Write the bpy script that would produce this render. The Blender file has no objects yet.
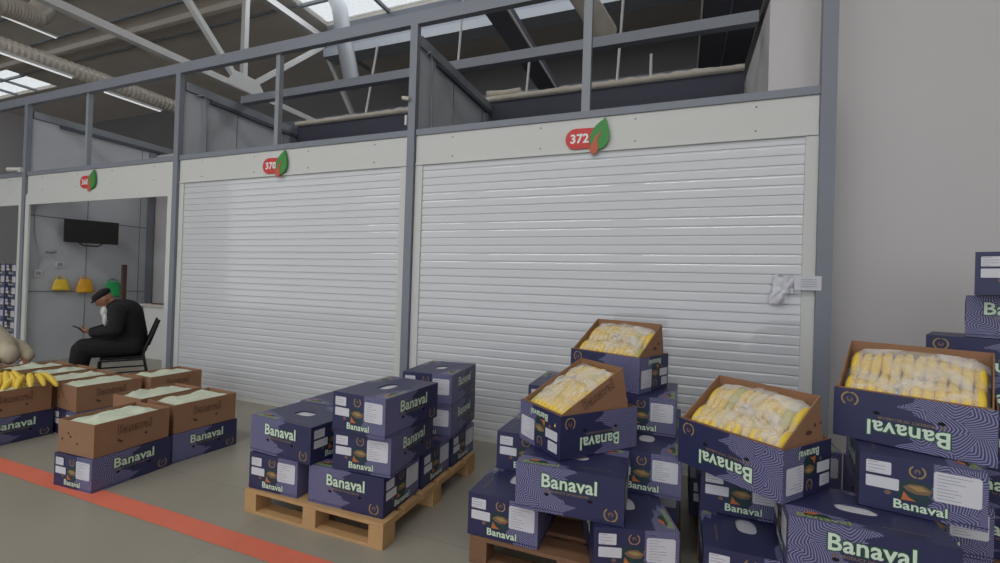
import bpy, bmesh, math, random
from mathutils import Vector, Matrix, noise
random.seed(7)
C = bpy.context.scene.collection
sc = bpy.context.scene
PI = math.pi
# ---------------------------------------------------------------- camera
YAW, PITCH, ROLL, CAMH, FOC = -0.374627, 0.0065014, 0.0317918, 1.5181, 458.24
cy_, sy_, cp_, sp_ = math.cos(YAW), math.sin(YAW), math.cos(PITCH), math.sin(PITCH)
F_ = Vector((sy_*cp_, cy_*cp_, sp_)); R0 = Vector((cy_, -sy_, 0)); U0 = R0.cross(F_)
R_ = math.cos(ROLL)*R0 + math.sin(ROLL)*U0; U_ = -math.sin(ROLL)*R0 + math.cos(ROLL)*U0
cd = bpy.data.cameras.new('camera'); cam = bpy.data.objects.new('camera', cd); C.objects.link(cam)
cam.matrix_world = Matrix(((R_.x, U_.x, -F_.x, 0), (R_.y, U_.y, -F_.y, 0), (R_.z, U_.z, -F_.z, CAMH), (0, 0, 0, 1)))
cd.sensor_width = 36; cd.sensor_fit = 'HORIZONTAL'; cd.lens = 36*FOC/1000; cd.clip_start = 0.05; cd.clip_end = 200
sc.camera = cam
# ---------------------------------------------------------------- world, lights, exposure
w = bpy.data.worlds.new('world'); sc.world = w; w.use_nodes = True
w.node_tree.nodes['Background'].inputs[0].default_value = (0.93, 0.97, 1.0, 1)
w.node_tree.nodes['Background'].inputs[1].default_value = 2.0
sc.view_settings.view_transform = 'Standard'; sc.view_settings.look = 'None'
sc.view_settings.exposure = -0.62; sc.view_settings.gamma = 1.0; sc.view_settings.use_curve_mapping = False
def area(name, loc, sx, sy, power, col=(1, 1, 1), rot=(0, 0, 0)):
    l = bpy.data.lights.new(name, 'AREA'); l.shape = 'RECTANGLE'; l.size = sx; l.size_y = sy; l.energy = power; l.color = col
    o = bpy.data.objects.new(name, l); o.location = loc; o.rotation_euler = rot; C.objects.link(o); return o
# area lights added as daylight; those behind the camera sit at unseen skylights
for x in (-7.6, -3.4, 0.8, 3.0)[:3]:
    area('added_skylight_light', (x, -1.5, 7.85), 3.4, 0.6, 95, (1.0, 0.98, 0.96))
area('added_skylight_light', (-3.0, -6.5, 7.85), 12, 1.6, 210, (1.0, 0.98, 0.96))
area('added_skylight_light', (-3.9, 7.8, 7.9), 9.0, 1.6, 170, (0.97, 0.99, 1.0))

# ---------------------------------------------------------------- materials
def mat(name, col, rough=0.6, metal=0.0, spec=0.5, var=0.0, vscale=4.0, bump=0.0, bscale=30.0, emit=None, alpha=1.0, trans=0.0):
    m = bpy.data.materials.new(name); m.use_nodes = True; nt = m.node_tree; b = nt.nodes['Principled BSDF']
    b.inputs['Base Color'].default_value = (*col, 1); b.inputs['Roughness'].default_value = rough
    b.inputs['Metallic'].default_value = metal; b.inputs['Specular IOR Level'].default_value = spec
    if trans: b.inputs['Transmission Weight'].default_value = trans
    if alpha < 1: b.inputs['Alpha'].default_value = alpha
    if emit: b.inputs['Emission Color'].default_value = (*emit[0], 1); b.inputs['Emission Strength'].default_value = emit[1]
    if var or bump:
        tc = nt.nodes.new('ShaderNodeTexCoord')
    if var:
        n = nt.nodes.new('ShaderNodeTexNoise'); n.inputs['Scale'].default_value = vscale; n.inputs['Detail'].default_value = 6
        nt.links.new(tc.outputs['Object'], n.inputs['Vector'])
        mx = nt.nodes.new('ShaderNodeMix'); mx.data_type = 'RGBA'
        mx.inputs[6].default_value = (*[c*(1-var) for c in col], 1); mx.inputs[7].default_value = (*[min(1, c*(1+var)) for c in col], 1)
        nt.links.new(n.outputs['Fac'], mx.inputs[0]); nt.links.new(mx.outputs[2], b.inputs['Base Color'])
    if bump:
        n2 = nt.nodes.new('ShaderNodeTexNoise'); n2.inputs['Scale'].default_value = bscale; n2.inputs['Detail'].default_value = 3
        nt.links.new(tc.outputs['Object'], n2.inputs['Vector'])
        bp = nt.nodes.new('ShaderNodeBump'); bp.inputs['Strength'].default_value = bump; bp.inputs['Distance'].default_value = 0.01
        nt.links.new(n2.outputs['Fac'], bp.inputs['Height']); nt.links.new(bp.outputs['Normal'], b.inputs['Normal'])
    return m
def srgb(r, g, b):
    f = lambda c: (c/255/12.92) if c/255 <= 0.04045 else ((c/255+0.055)/1.055)**2.4
    return (f(r), f(g), f(b))
def leaf_mat():
    m = bpy.data.materials.new('printed_palm_leaves'); m.use_nodes = True; nt = m.node_tree; b = nt.nodes['Principled BSDF']
    b.inputs['Roughness'].default_value = 0.5
    N = nt.nodes.new; L = nt.links.new
    tc = N('ShaderNodeTexCoord'); v = N('ShaderNodeTexVoronoi'); v.voronoi_dimensions = '2D'; v.inputs['Scale'].default_value = 9.5
    L(tc.outputs['UV'], v.inputs['Vector'])
    sub = N('ShaderNodeVectorMath'); sub.operation = 'SUBTRACT'; L(tc.outputs['UV'], sub.inputs[0]); L(v.outputs['Position'], sub.inputs[1])
    sx = N('ShaderNodeSeparateColor'); L(v.outputs['Color'], sx.inputs[0])
    an = N('ShaderNodeMath'); an.operation = 'MULTIPLY'; an.inputs[1].default_value = 6.283; L(sx.outputs[0], an.inputs[0])
    ro = N('ShaderNodeVectorRotate'); ro.rotation_type = 'Z_AXIS'; L(sub.outputs[0], ro.inputs['Vector']); L(an.outputs[0], ro.inputs['Angle'])
    sp = N('ShaderNodeSeparateXYZ'); L(ro.outputs[0], sp.inputs[0])
    ab = N('ShaderNodeMath'); ab.operation = 'ABSOLUTE'; L(sp.outputs[1], ab.inputs[0])
    a = N('ShaderNodeMath'); a.operation = 'MULTIPLY_ADD'; L(ab.outputs[0], a.inputs[0]); a.inputs[1].default_value = 0.45; L(sp.outputs[0], a.inputs[2])
    y2 = N('ShaderNodeMath'); y2.operation = 'MULTIPLY'; L(ab.outputs[0], y2.inputs[0]); L(ab.outputs[0], y2.inputs[1])
    a2 = N('ShaderNodeMath'); a2.operation = 'MULTIPLY_ADD'; L(y2.outputs[0], a2.inputs[0]); a2.inputs[1].default_value = 9; L(a.outputs[0], a2.inputs[2]); a = a2
    s1 = N('ShaderNodeMath'); s1.operation = 'MULTIPLY'; L(a.outputs[0], s1.inputs[0]); s1.inputs[1].default_value = 500
    s = N('ShaderNodeMath'); s.operation = 'SINE'; L(s1.outputs[0], s.inputs[0])
    cr2 = N('ShaderNodeValToRGB'); L(s.outputs[0], cr2.inputs[0])
    cr2.color_ramp.elements[0].position = 0.15; cr2.color_ramp.elements[0].color = (*srgb(62, 62, 104), 1)
    cr2.color_ramp.elements[1].position = 0.45; cr2.color_ramp.elements[1].color = (*srgb(142, 141, 178), 1)
    L(cr2.outputs[0], b.inputs['Base Color'])
    return m
M = {
 'navy': mat('navy_carton', srgb(46, 48, 87), 0.42, var=0.10, vscale=5),
 'leaf': leaf_mat(),
 'white_ink': mat('white_ink', srgb(215, 232, 214), 0.5),
 'green_ink': mat('green_ink', srgb(40, 84, 60), 0.5),
 'lime_ink': mat('lime_ink', srgb(150, 175, 95), 0.5),
 'gold': mat('gold_ink', srgb(165, 140, 88), 0.5),
 'orange': mat('orange_ink', srgb(190, 110, 60), 0.5),
 'brown_ink': mat('brown_ink', srgb(128, 100, 78), 0.5),
 'dark_green': mat('dark_green_ink', srgb(32, 60, 66), 0.5),
 'hole': mat('hand_hole', srgb(20, 18, 22), 0.9),
 'paper': mat('white_paper', srgb(212, 212, 220), 0.6, var=0.04, vscale=20),
 'grey_ink': mat('grey_ink', srgb(150, 150, 165), 0.6),
 'kraft': mat('kraft_board', srgb(150, 112, 84), 0.75, var=0.10, vscale=7, bump=0.15, bscale=60),
 'kraft_ink': mat('kraft_ink', srgb(84, 52, 40), 0.7),
 'liner': mat('liner_sheet', srgb(214, 222, 200), 0.45, var=0.08, vscale=14, bump=0.5, bscale=22),
 'banana': mat('banana_skin', srgb(238, 205, 78), 0.45, var=0.14, vscale=16),
 'banana_green': mat('banana_skin_greenish', srgb(196, 190, 92), 0.45, var=0.12, vscale=12),
 'banana_tip': mat('banana_tip', srgb(92, 84, 44), 0.7),
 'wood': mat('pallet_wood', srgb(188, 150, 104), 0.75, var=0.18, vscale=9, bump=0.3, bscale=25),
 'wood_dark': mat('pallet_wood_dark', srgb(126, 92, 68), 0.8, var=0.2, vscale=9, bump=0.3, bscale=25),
 'steel': mat('grey_painted_steel', srgb(126, 131, 142), 0.42, var=0.05, vscale=2),
 'steel_light': mat('light_grey_steel', srgb(140, 145, 152), 0.5, var=0.06, vscale=2),
 'panel': mat('grey_sheet_panel', srgb(188, 191, 197), 0.55, var=0.10, vscale=1.5),
 'stallwall': mat('grey_stall_wall', srgb(205, 203, 206), 0.7, var=0.05, vscale=1.5),
 'white': mat('white_coated_metal', srgb(208, 209, 206), 0.5, var=0.02, vscale=1.0),
 'shutter': mat('white_shutter_slat', srgb(206, 208, 212), 0.06, var=0.02, vscale=0.8, spec=0.8),
 'groove': mat('shutter_groove', srgb(120, 120, 124), 0.6),
 'plaster': mat('white_plaster', srgb(200, 197, 198), 0.85, var=0.04, vscale=0.7, bump=0.05, bscale=8),
 'roof': mat('brown_grey_roof', srgb(214, 206, 198), 0.85, var=0.12, vscale=0.6),
 'backwall': mat('grey_hall_wall', srgb(122, 120, 122), 0.85, var=0.15, vscale=0.5),
 'roofdark': mat('dark_grey_steel', srgb(88, 90, 104), 0.7, var=0.12, vscale=0.8),
 'darknavy': mat('dark_blue_grey_panel', srgb(68, 70, 84), 0.7, var=0.1, vscale=1),
 'trusswhite': mat('pale_steel', srgb(206, 206, 206), 0.45, var=0.04, vscale=2),
 'foam': mat('insulation_foam', srgb(206, 198, 186), 0.9, var=0.15, vscale=6, bump=0.8, bscale=12),
 'duct': mat('aluminium_duct', srgb(205, 198, 188), 0.4, metal=0.15, var=0.1, vscale=5),
 'tube': mat('lamp_tube', srgb(235, 238, 240), 0.4, emit=((1, 1, 1), 0.8)),
 'glass': mat('skylight_sheet', srgb(225, 240, 240), 0.3, alpha=0.25),
 'red_line': mat('red_floor_paint', srgb(224, 118, 92), 0.6, var=0.10, vscale=6),
 'sign_red': mat('sign_red', srgb(206, 56, 52), 0.4), 'sign_green': mat('sign_green', srgb(60, 140, 62), 0.4),
 'sign_orange': mat('sign_orange', srgb(196, 92, 60), 0.4), 'sign_white': mat('sign_white', srgb(235, 235, 235), 0.4),
 'black': mat('black_plastic', srgb(26, 26, 30), 0.35), 'black_metal': mat('black_metal', srgb(34, 32, 38), 0.4),
 'cloth_black': mat('black_cloth', srgb(26, 25, 28), 0.9, var=0.2, vscale=10, bump=0.3, bscale=40),
 'beige_cloth': mat('beige_cloth', srgb(190, 178, 156), 0.95, var=0.08, vscale=8, bump=0.3, bscale=20),
 'skin': mat('skin', srgb(160, 112, 88), 0.55), 'whitecloth': mat('white_cloth', srgb(205, 205, 205), 0.8, bump=0.4, bscale=25),
 'bag_yellow': mat('yellow_bag', srgb(226, 190, 50), 0.45, bump=0.5, bscale=25, var=0.1, vscale=20),
 'bag_orange': mat('amber_bag', srgb(226, 166, 40), 0.45, bump=0.5, bscale=25, var=0.15, vscale=20),
 'bag_green': mat('green_bag', srgb(40, 170, 90), 0.45, bump=0.5, bscale=25, var=0.1, vscale=20),
 'brown_pole': mat('brown_pole', srgb(88, 62, 56), 0.6), 'counter': mat('pale_counter', srgb(190, 180, 172), 0.5),
}
def film_mat():
    m = bpy.data.materials.new('clear_plastic_film'); m.use_nodes = True; nt = m.node_tree
    b = nt.nodes['Principled BSDF']; b.inputs['Base Color'].default_value = (0.9, 0.9, 0.92, 1); b.inputs['Roughness'].default_value = 0.22
    tc = nt.nodes.new('ShaderNodeTexCoord'); n = nt.nodes.new('ShaderNodeTexNoise'); n.inputs['Scale'].default_value = 8; n.inputs['Detail'].default_value = 2; n.inputs['Distortion'].default_value = 1.0
    nt.links.new(tc.outputs['Object'], n.inputs['Vector'])
    r = nt.nodes.new('ShaderNodeMapRange'); r.inputs[1].default_value = 0.4; r.inputs[2].default_value = 0.75; r.inputs[3].default_value = 0.22; r.inputs[4].default_value = 0.6  # patchy white opacity also paints a soft sheen on the film
    nt.links.new(n.outputs['Fac'], r.inputs[0]); nt.links.new(r.outputs[0], b.inputs['Alpha'])
    bp = nt.nodes.new('ShaderNodeBump'); bp.inputs['Strength'].default_value = 0.25; bp.inputs['Distance'].default_value = 0.01
    nt.links.new(n.outputs['Fac'], bp.inputs['Height']); nt.links.new(bp.outputs['Normal'], b.inputs['Normal'])
    return m
M['film'] = film_mat()
M['film_knot'] = mat('gathered_film_sheen', srgb(240, 240, 242), 0.45, alpha=0.24)

# ---------------------------------------------------------------- mesh helpers
class MB:
    def __init__(s): s.v = []; s.f = []; s.m = []; s.mats = []; s.sm = []
    def mi(s, m):
        m = M[m] if isinstance(m, str) else m
        if m not in s.mats: s.mats.append(m)
        return s.mats.index(m)
    def add(s, vs, fs, m, T=None, smooth=False):
        o = len(s.v); k = s.mi(m)
        for p in vs:
            p = Vector(p); s.v.append(tuple(T @ p if T is not None else p))
        for f in fs: s.f.append([i+o for i in f]); s.m.append(k); s.sm.append(smooth)
        return s
    def box(s, a, b, m, T=None):
        x0, y0, z0 = a; x1, y1, z1 = b
        vs = [(x0,y0,z0),(x1,y0,z0),(x1,y1,z0),(x0,y1,z0),(x0,y0,z1),(x1,y0,z1),(x1,y1,z1),(x0,y1,z1)]
        return s.add(vs, [(0,3,2,1),(4,5,6,7),(0,1,5,4),(1,2,6,5),(2,3,7,6),(3,0,4,7)], m, T)
    def tube(s, pts, r, m, n=12, T=None, cap=True, smooth=True):
        pts = [Vector(p) for p in pts]; rs = r if isinstance(r, (list, tuple)) else [r]*len(pts)
        vs = []; up = Vector((0, 0, 1))
        t0 = (pts[1]-pts[0]).normalized()
        if abs(t0.dot(up)) > 0.95: up = Vector((1, 0, 0))
        a = t0.cross(up).normalized()
        for i, p in enumerate(pts):
            t = (pts[min(i+1, len(pts)-1)]-pts[max(i-1, 0)]).normalized()
            a = (a - t*a.dot(t)).normalized(); b = t.cross(a)
            for k in range(n):
                an = 2*PI*k/n; vs.append(p + (a*math.cos(an)+b*math.sin(an))*rs[i])
        fs = []
        for i in range(len(pts)-1):
            for k in range(n): fs.append((i*n+k, i*n+(k+1) % n, (i+1)*n+(k+1) % n, (i+1)*n+k))
        s.add(vs, fs, m, T, smooth)
        if cap:
            s.add(vs[:n], [tuple(range(n))[::-1]], m, T); s.add(vs[-n:], [tuple(range(n))], m, T)
        return s
    def bar(s, p, q, wd, h, m, up=(0, 0, 1)):
        p = Vector(p); q = Vector(q); t = (q-p).normalized(); u = Vector(up); a = t.cross(u).normalized(); b = a.cross(t)
        vs = []
        for c in (p, q):
            for i, j in ((-1,-1),(1,-1),(1,1),(-1,1)): vs.append(c+a*(wd/2*i)+b*(h/2*j))
        return s.add(vs, [(0,1,2,3),(7,6,5,4),(0,4,5,1),(1,5,6,2),(2,6,7,3),(3,7,4,0)], m)
    def ell(s, c, r, m, seg=16, rings=10, T=None):
        vs = []; fs = []
        for i in range(rings+1):
            th = PI*i/rings
            for k in range(seg):
                ph = 2*PI*k/seg; vs.append((c[0]+r[0]*math.sin(th)*math.cos(ph), c[1]+r[1]*math.sin(th)*math.sin(ph), c[2]+r[2]*math.cos(th)))
        for i in range(rings):
            for k in range(seg): fs.append((i*seg+k, (i+1)*seg+k, (i+1)*seg+(k+1) % seg, i*seg+(k+1) % seg))
        return s.add(vs, fs, m, T, True)
    def mesh(s, name):
        me = bpy.data.meshes.new(name); me.from_pydata(s.v, [], s.f)
        for m in s.mats: me.materials.append(m)
        uvl = me.uv_layers.new(name='plan'); me.update()
        for p in me.polygons:
            nx, ny, nz = abs(p.normal.x), abs(p.normal.y), abs(p.normal.z)
            ax = (1, 2) if nx > ny and nx > nz else ((0, 2) if ny > nz else (0, 1)); off = 3.1*ax[0]+1.7*ax[1]+(5 if p.normal[3-ax[0]-ax[1]] > 0 else 0)
            for li in p.loop_indices:
                c = me.vertices[me.loops[li].vertex_index].co; uvl.data[li].uv = (c[ax[0]]+off, c[ax[1]]+off*.37)
        me.polygons.foreach_set('material_index', s.m); me.polygons.foreach_set('use_smooth', s.sm); me.update()
        return me
    def build(s, name, parent=None, bev=0):
        me = s.mesh(name)
        if bev:
            bm = bmesh.new(); bm.from_mesh(me); bmesh.ops.remove_doubles(bm, verts=bm.verts, dist=1e-5)
            bmesh.ops.bevel(bm, geom=[e for e in bm.edges if len(e.link_faces) == 2 and e.calc_face_angle(0) > 0.5], offset=bev, segments=2, affect='EDGES', profile=0.5)
            bmesh.ops.recalc_face_normals(bm, faces=bm.faces); bm.to_mesh(me); bm.free()
        o = bpy.data.objects.new(name, me); C.objects.link(o); o.parent = parent
        return o
def tag(o, label, cat, group=None, kind=None):
    if label: o['label'] = label
    if cat: o['category'] = cat
    if group: o['group'] = group
    if kind: o['kind'] = kind
    return o
def thing(name, label, cat, loc=(0, 0, 0), rz=0, group=None):
    o = bpy.data.objects.new(name, None); C.objects.link(o); o.location = loc; o.rotation_euler = (0, 0, rz); o.empty_display_size = 0.1
    return tag(o, label, cat, group)
def struct(o): o['kind'] = 'structure'; return o
def dup(root, loc, rz, label, group=None):
    r = root.copy(); C.objects.link(r); r.location = loc; r.rotation_euler = (0, 0, rz); r['label'] = label
    if group: r['group'] = group
    def rec(src, dst):
        for ch in list(src.children):
            c = ch.copy(); C.objects.link(c); c.parent = dst; rec(ch, c)
    rec(root, r); return r
_font = {}
def text_geo(txt, off, ext=0.0):
    """verts/faces of a line of text, scaled into a unit box (0..1, 0..1) by the un-offset cap height"""
    k = (txt, off)
    if k in _font: return _font[k]
    cu = bpy.data.curves.new('t', 'FONT'); cu.body = txt; cu.size = 1; cu.offset = off; cu.resolution_u = 2; cu.space_character = 1.0+off*1.2
    cu.fill_mode = 'FRONT'
    o = bpy.data.objects.new('t', cu); C.objects.link(o)
    dg = bpy.context.evaluated_depsgraph_get(); dg.update(); ev = o.evaluated_get(dg); me = ev.to_mesh()
    vs = [tuple(v.co) for v in me.vertices]; fs = [tuple(p.vertices) for p in me.polygons]
    ev.to_mesh_clear(); bpy.data.objects.remove(o); bpy.data.curves.remove(cu)
    _font[k] = (vs, fs); return vs, fs
def text_fit(txt, off, x0, y0, wd, h, ref=None):
    vs, fs = text_geo(txt, ref if ref is not None else off)
    ax, bx = min(v[0] for v in vs), max(v[0] for v in vs); ay, by = min(v[1] for v in vs), max(v[1] for v in vs)
    v2, f2 = text_geo(txt, off)
    if ref is not None and off != ref:
        # keep letters aligned: spacing identical, outline grows round the letter
        cax, cbx = min(v[0] for v in v2), max(v[0] for v in v2); cay, cby = min(v[1] for v in v2), max(v[1] for v in v2)
        g = off-ref
        ox = wd*g/(bx-ax)*0.9; oy = h*g/(by-ay)*0.9
        return [(x0-ox+(v[0]-cax)/(cbx-cax)*(wd+2*ox), y0-oy+(v[1]-cay)/(cby-cay)*(h+2*oy)) for v in v2], f2
    return [(x0+(v[0]-ax)/(bx-ax)*wd, y0+(v[1]-ay)/(by-ay)*h) for v in v2], f2

# ---------------------------------------------------------------- setting
GX = [-9.90, -6.255, -2.63, 0.98]      # stall posts
GY = 4.12; STALL_BACK = 6.0
def structbox(name, a, b, m): return struct(MB().box(a, b, m).build(name))
# floor with big joints
def floor_mat():
    m = mat('concrete_floor', srgb(156, 151, 138), 0.38, var=0.07, vscale=1.3, spec=0.35)
    nt = m.node_tree; b = nt.nodes['Principled BSDF']; tc = nt.nodes.new('ShaderNodeTexCoord'); br = nt.nodes.new('ShaderNodeTexBrick')
    br.inputs['Scale'].default_value = 1.0; br.inputs['Brick Width'].default_value = 2.4; br.inputs['Row Height'].default_value = 1.2; br.offset = 0.0
    br.inputs['Mortar Size'].default_value = 0.004; br.inputs['Color1'].default_value = (1, 1, 1, 1); br.inputs['Color2'].default_value = (0.97, 0.97, 0.97, 1); br.inputs['Mortar'].default_value = (0.82, 0.82, 0.82, 1)
    nt.links.new(tc.outputs['Object'], br.inputs['Vector'])
    mul = nt.nodes.new('ShaderNodeMix'); mul.data_type = 'RGBA'; mul.blend_type = 'MULTIPLY'; mul.inputs[0].default_value = 1
    src = b.inputs['Base Color'].links[0].from_socket
    nt.links.new(src, mul.inputs[6]); nt.links.new(br.outputs['Color'], mul.inputs[7]); nt.links.new(mul.outputs[2], b.inputs['Base Color'])
    return m
M['floor'] = floor_mat()
structbox('floor', (-26, -12, -0.1), (8, 14, 0), 'floor')
# painted red line
mb = MB(); n = 60
for i in range(n):
    xa = -9 + 10*i/n; xb = -9 + 10*(i+1)/n
    ja = 0.006*noise.noise(Vector((xa*3, 0, 0))); jb = 0.006*noise.noise(Vector((xb*3, 0, 0)))
    mb.add([(xa, 1.845+ja, 0.002), (xb, 1.845+jb, 0.002), (xb, 1.985+jb, 0.002), (xa, 1.985+ja, 0.002)], [(0, 1, 2, 3)], 'red_line')
o = mb.build('trim_1'); struct(o)
# white building wall (pier) right of the stalls
mb = MB(); mb.box((0.64, 4.36, 0), (8, 6.35, 3.99), 'plaster'); mb.box((1.06, 4.36, 3.99), (8, 6.35, 8.0), 'plaster'); struct(mb.build('wall_right'))
# hall walls
structbox('wall_back', (-26, 12, 0), (8, 12.2, 8.1), 'backwall')
structbox('wall_left', (-26.2, -12, 0), (-26, 12, 8.1), 'plaster')
structbox('wall_side', (8, -12, 0), (8.2, 12, 8.1), 'plaster')
# roof slabs with skylight openings (z = 8)
mb = MB()
def slab(x0, x1, y0, y1, z=8.0, t=0.12): mb.box((x0, y0, z), (x1, y1, z+t), 'roof')
slab(-26, 8, -0.6, 6.8); slab(-26, 8, -5.6, -2.4); slab(-26, 8, -12, -7.4)
slab(-26, -10, -2.4, -0.6); slab(4, 8, -2.4, -0.6); slab(-26, -10, -7.4, -5.6); slab(4, 8, -7.4, -5.6)
slab(-26, -24.5, 6.8, 9.2); slab(-20.6, -8.6, 6.8, 9.2); slab(0.8, 8, 6.8, 9.2)
slab(-26, 8, 9.2, 12)
for y in (0.6, 2.0, 3.4, 4.8, 6.2, 7.2, 8.2): mb.box((-20.6, y, 7.95), (-8.6, y+0.05, 8.0), 'steel_light')
for y in (5.2, 7.6): mb.box((-20.6, y, 7.86), (-8.9, y+0.12, 8.0), 'roof')
struct(mb.build('ceiling'))
for i, (x0, x1) in enumerate([(-24.5, -20.6), (-8.6, 0.8)]):
    mb = MB(); mb.box((x0, 6.8, 8.06), (x1, 9.2, 8.075), 'glass')
    k = 3 if i == 0 else 5
    for j in range(1, k):
        x = x0+(x1-x0)*j/k; mb.box((x-0.04, 6.8, 7.98), (x+0.04, 9.2, 8.05), 'steel_light')
    mb.box((x0, 8.3, 7.98), (x1, 8.36, 8.05), 'steel_light')
    struct(mb.build('window_%d' % (i+1)))
# deep beam below the skylight edge, and lower beams further back
mb = MB(); mb.box((-8.6, 9.2, 7.35), (1.0, 9.5, 8.0), 'steel'); mb.box((-8.6, 9.1, 7.15), (1.0, 9.55, 7.35), 'steel_light')
struct(mb.build('trim_3'))
mb = MB(); mb.box((-14, 10.6, 6.0), (1.0, 10.9, 6.3), 'steel'); mb.box((-14, 11.4, 5.0), (1.0, 11.7, 5.35), 'steel')
struct(mb.build('trim_4'))
# ---------------------------------------------------------------- stall frame (fixed steel skeleton): posts, rails, partitions
def post(n, x, z1=4.20, wd=0.085):
    mb = MB(); mb.box((x-wd/2, GY-0.08, 0), (x+wd/2, GY-0.015, z1), 'steel')
    return struct(mb.build('trim_%d' % n))
post(5, GX[0], 4.185); post(6, GX[1], 4.185); post(7, GX[2], 4.185)
mb = MB(); mb.box((GX[3]-0.037, GY-0.08, 0), (GX[3]+0.062, GY-0.015, 5.4), 'steel'); struct(mb.build('trim_8'))
mb = MB(); mb.box((-14, GY-0.07, 4.185), (GX[3]-.035, GY+0.0, 4.315), 'steel'); struct(mb.build('trim_9'))       # top beam
for i, (x0, x1) in enumerate([(-13.5, GX[0]-.048), (GX[0]+.048, GX[1]-.048), (GX[1]+.048, GX[2]-.048), (GX[2]+.048, GX[3]-.037)]):
    mb = MB(); mb.box((x0, GY-0.06, 3.030), (x1, GY+0.05, 3.092), 'steel')
    struct(mb.build('trim_%d' % (10+i)))
    # white fascia (roller box) with a return lip
    mb = MB(); mb.box((x0+0.002, GY-0.045, 2.725), (x1-0.002, GY+0.22, 3.028), 'white'); mb.box((x0+0.002, GY-0.055, 2.722), (x1-0.002, GY-0.045, 2.74), 'white')
    for sx in (0.12, 0.38, 0.62, 0.88):
        for sz in (2.79, 2.98):
            X = x0+(x1-x0)*sx; mb.tube([(X, GY-0.05, sz), (X, GY-0.044, sz)], 0.007, 'groove', 8)
    struct(mb.build('trim_%d' % (15+i)))
for i, (x, wd) in enumerate([(-8.33, 0.055), (-4.54, 0.06), (-0.835, 0.075)]):
    mb = MB(); mb.box((x-wd/2, GY-0.04, 3.092), (x+wd/2, GY+0.02, 4.185), 'steel_light'); struct(mb.build('trim_%d' % (20+i)))
# tie rail at half depth, with end cleats
mb = MB(); mb.box((-6.25, 4.96, 4.125), (0.635, 5.06, 4.235), 'steel')
struct(mb.build('trim_24'))
for i, x in enumerate(GX[:3]):
    mb = MB()
    mb.box((x-0.02, GY-0.01, 0), (x+0.02, STALL_BACK, 3.98), 'panel')
    for y in (4.9, 5.75): mb.box((x-0.024, y, 0), (x+0.024, y+0.012, 3.98), 'steel')
    for z in (1.15, 2.40): mb.box((x-0.024, GY-0.01, z), (x+0.024, STALL_BACK, z+0.02), 'steel')
    struct(mb.build('wall_%s' % ['left_stall', 'middle_stall', 'right_stall'][i]))
    mb = MB(); mb.box((x-0.05, GY+0.005, 3.985), (x+0.05, STALL_BACK+0.3, 4.095), 'steel_light'); mb.box((x-0.065, GY+0.35, 3.93), (x+0.065, STALL_BACK+0.1, 3.98), 'roofdark')
    struct(mb.build('trim_%d' % (26+i)))
    mb = MB(); mb.box((x-0.05, STALL_BACK-0.12, 0), (x+0.05, STALL_BACK, 3.92), 'steel'); struct(mb.build('trim_%d' % (30+i)))
# back of the stalls: low grey part for bay 1, dark tall board with foam edge behind bays 2 and 3
mb = MB(); mb.box((-13.5, 6.02, 0), (-6.3, 6.1, 3.9), 'stallwall'); struct(mb.build('wall_stall_back'))
mb = MB(); mb.box((-6.2, 6.02, 0), (0.635, 6.1, 4.12), 'darknavy'); struct(mb.build('wall_board'))
mb = MB(); n = 90; vs = []; fs = []
for i in range(n+1):
    x = -6.2+6.83*i/n; j = 0.02*noise.noise(Vector((x*7, 3, 0))); k = 0.035*abs(noise.noise(Vector((x*5, 9, 1))))
    vs += [(x, 5.96+j, 4.12), (x, 5.94+j, 4.17+k), (x, 6.13, 4.19+k*1.6), (x, 6.16, 4.12)]
for i in range(n):
    for q in range(4): fs.append((i*4+q, (i+1)*4+q, (i+1)*4+(q+1) % 4, i*4+(q+1) % 4))
mb.add(vs, fs, 'foam', smooth=True); tag(mb.build('insulation_strip'), 'crumbly pale insulation strip along the top of the dark board behind the shutters', 'insulation')

# ---------------------------------------------------------------- roller shutters
def shutter(name, x0, x1, label):
    t = thing(name, label, 'shutter', ((x0+x1)/2, GY, 0), 0, 'closed white roller shutters')
    hw = (x1-x0)/2; p = 0.077; prof = []
    z = 0.03
    mb = MB(); mb.box((-hw+0.085, -0.038, 0.0), (hw-0.085, -0.01, 0.045), 'white')
    mb.build('bottom_bar', t)
    z = 0.045; pts = []
    while z < 2.72:
        y = 0.0; q = z+.003
        for dz, ang in ((0, 0), (.004, -14), (.006, -6), (.020, 0), (.026, 1), (.003, 13), (.003, 16), (.003, 19), (.003, 22)):
            y += dz*math.tan(math.radians(ang)); q += dz; pts.append((y-.004, q))
        pts.append((.001, q+.001)); pts.append((.001, z+p+.0005))
        z += p
    vs = []; fs = []; nb = len(pts)
    for y, zz in pts: vs += [(-hw+0.085, y-0.028, zz), (hw-0.085, y-0.028, zz)]
    for i in range(nb-1): fs.append((2*i, 2*i+1, 2*i+3, 2*i+2))
    mb = MB(); mb.add(vs, fs, 'shutter'); mb.box((-hw+0.085, -0.018, 0.05), (hw-0.085, -0.008, 2.72), 'groove'); c = mb.build('slat_curtain', t)
    for s in (-1, 1):
        mb = MB(); a, b = sorted((s*hw, s*(hw-0.085))); mb.box((a, -0.045, 0), (b, -0.012, 2.72), 'white'); a, b = sorted((s*(hw-0.0), s*(hw-0.06))); mb.box((a, -0.012, 0), (b, 0.035, 2.72), 'white')
        mb.build('guide_rail', t)
    return t
shutter('roller_shutter', GX[1]+.048, GX[2]-.048, 'closed white slatted roller shutter under the 370 sign')
shutter('roller_shutter', GX[2]+.048, GX[3]-.037, 'closed white slatted roller shutter under the 372 sign')
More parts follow.
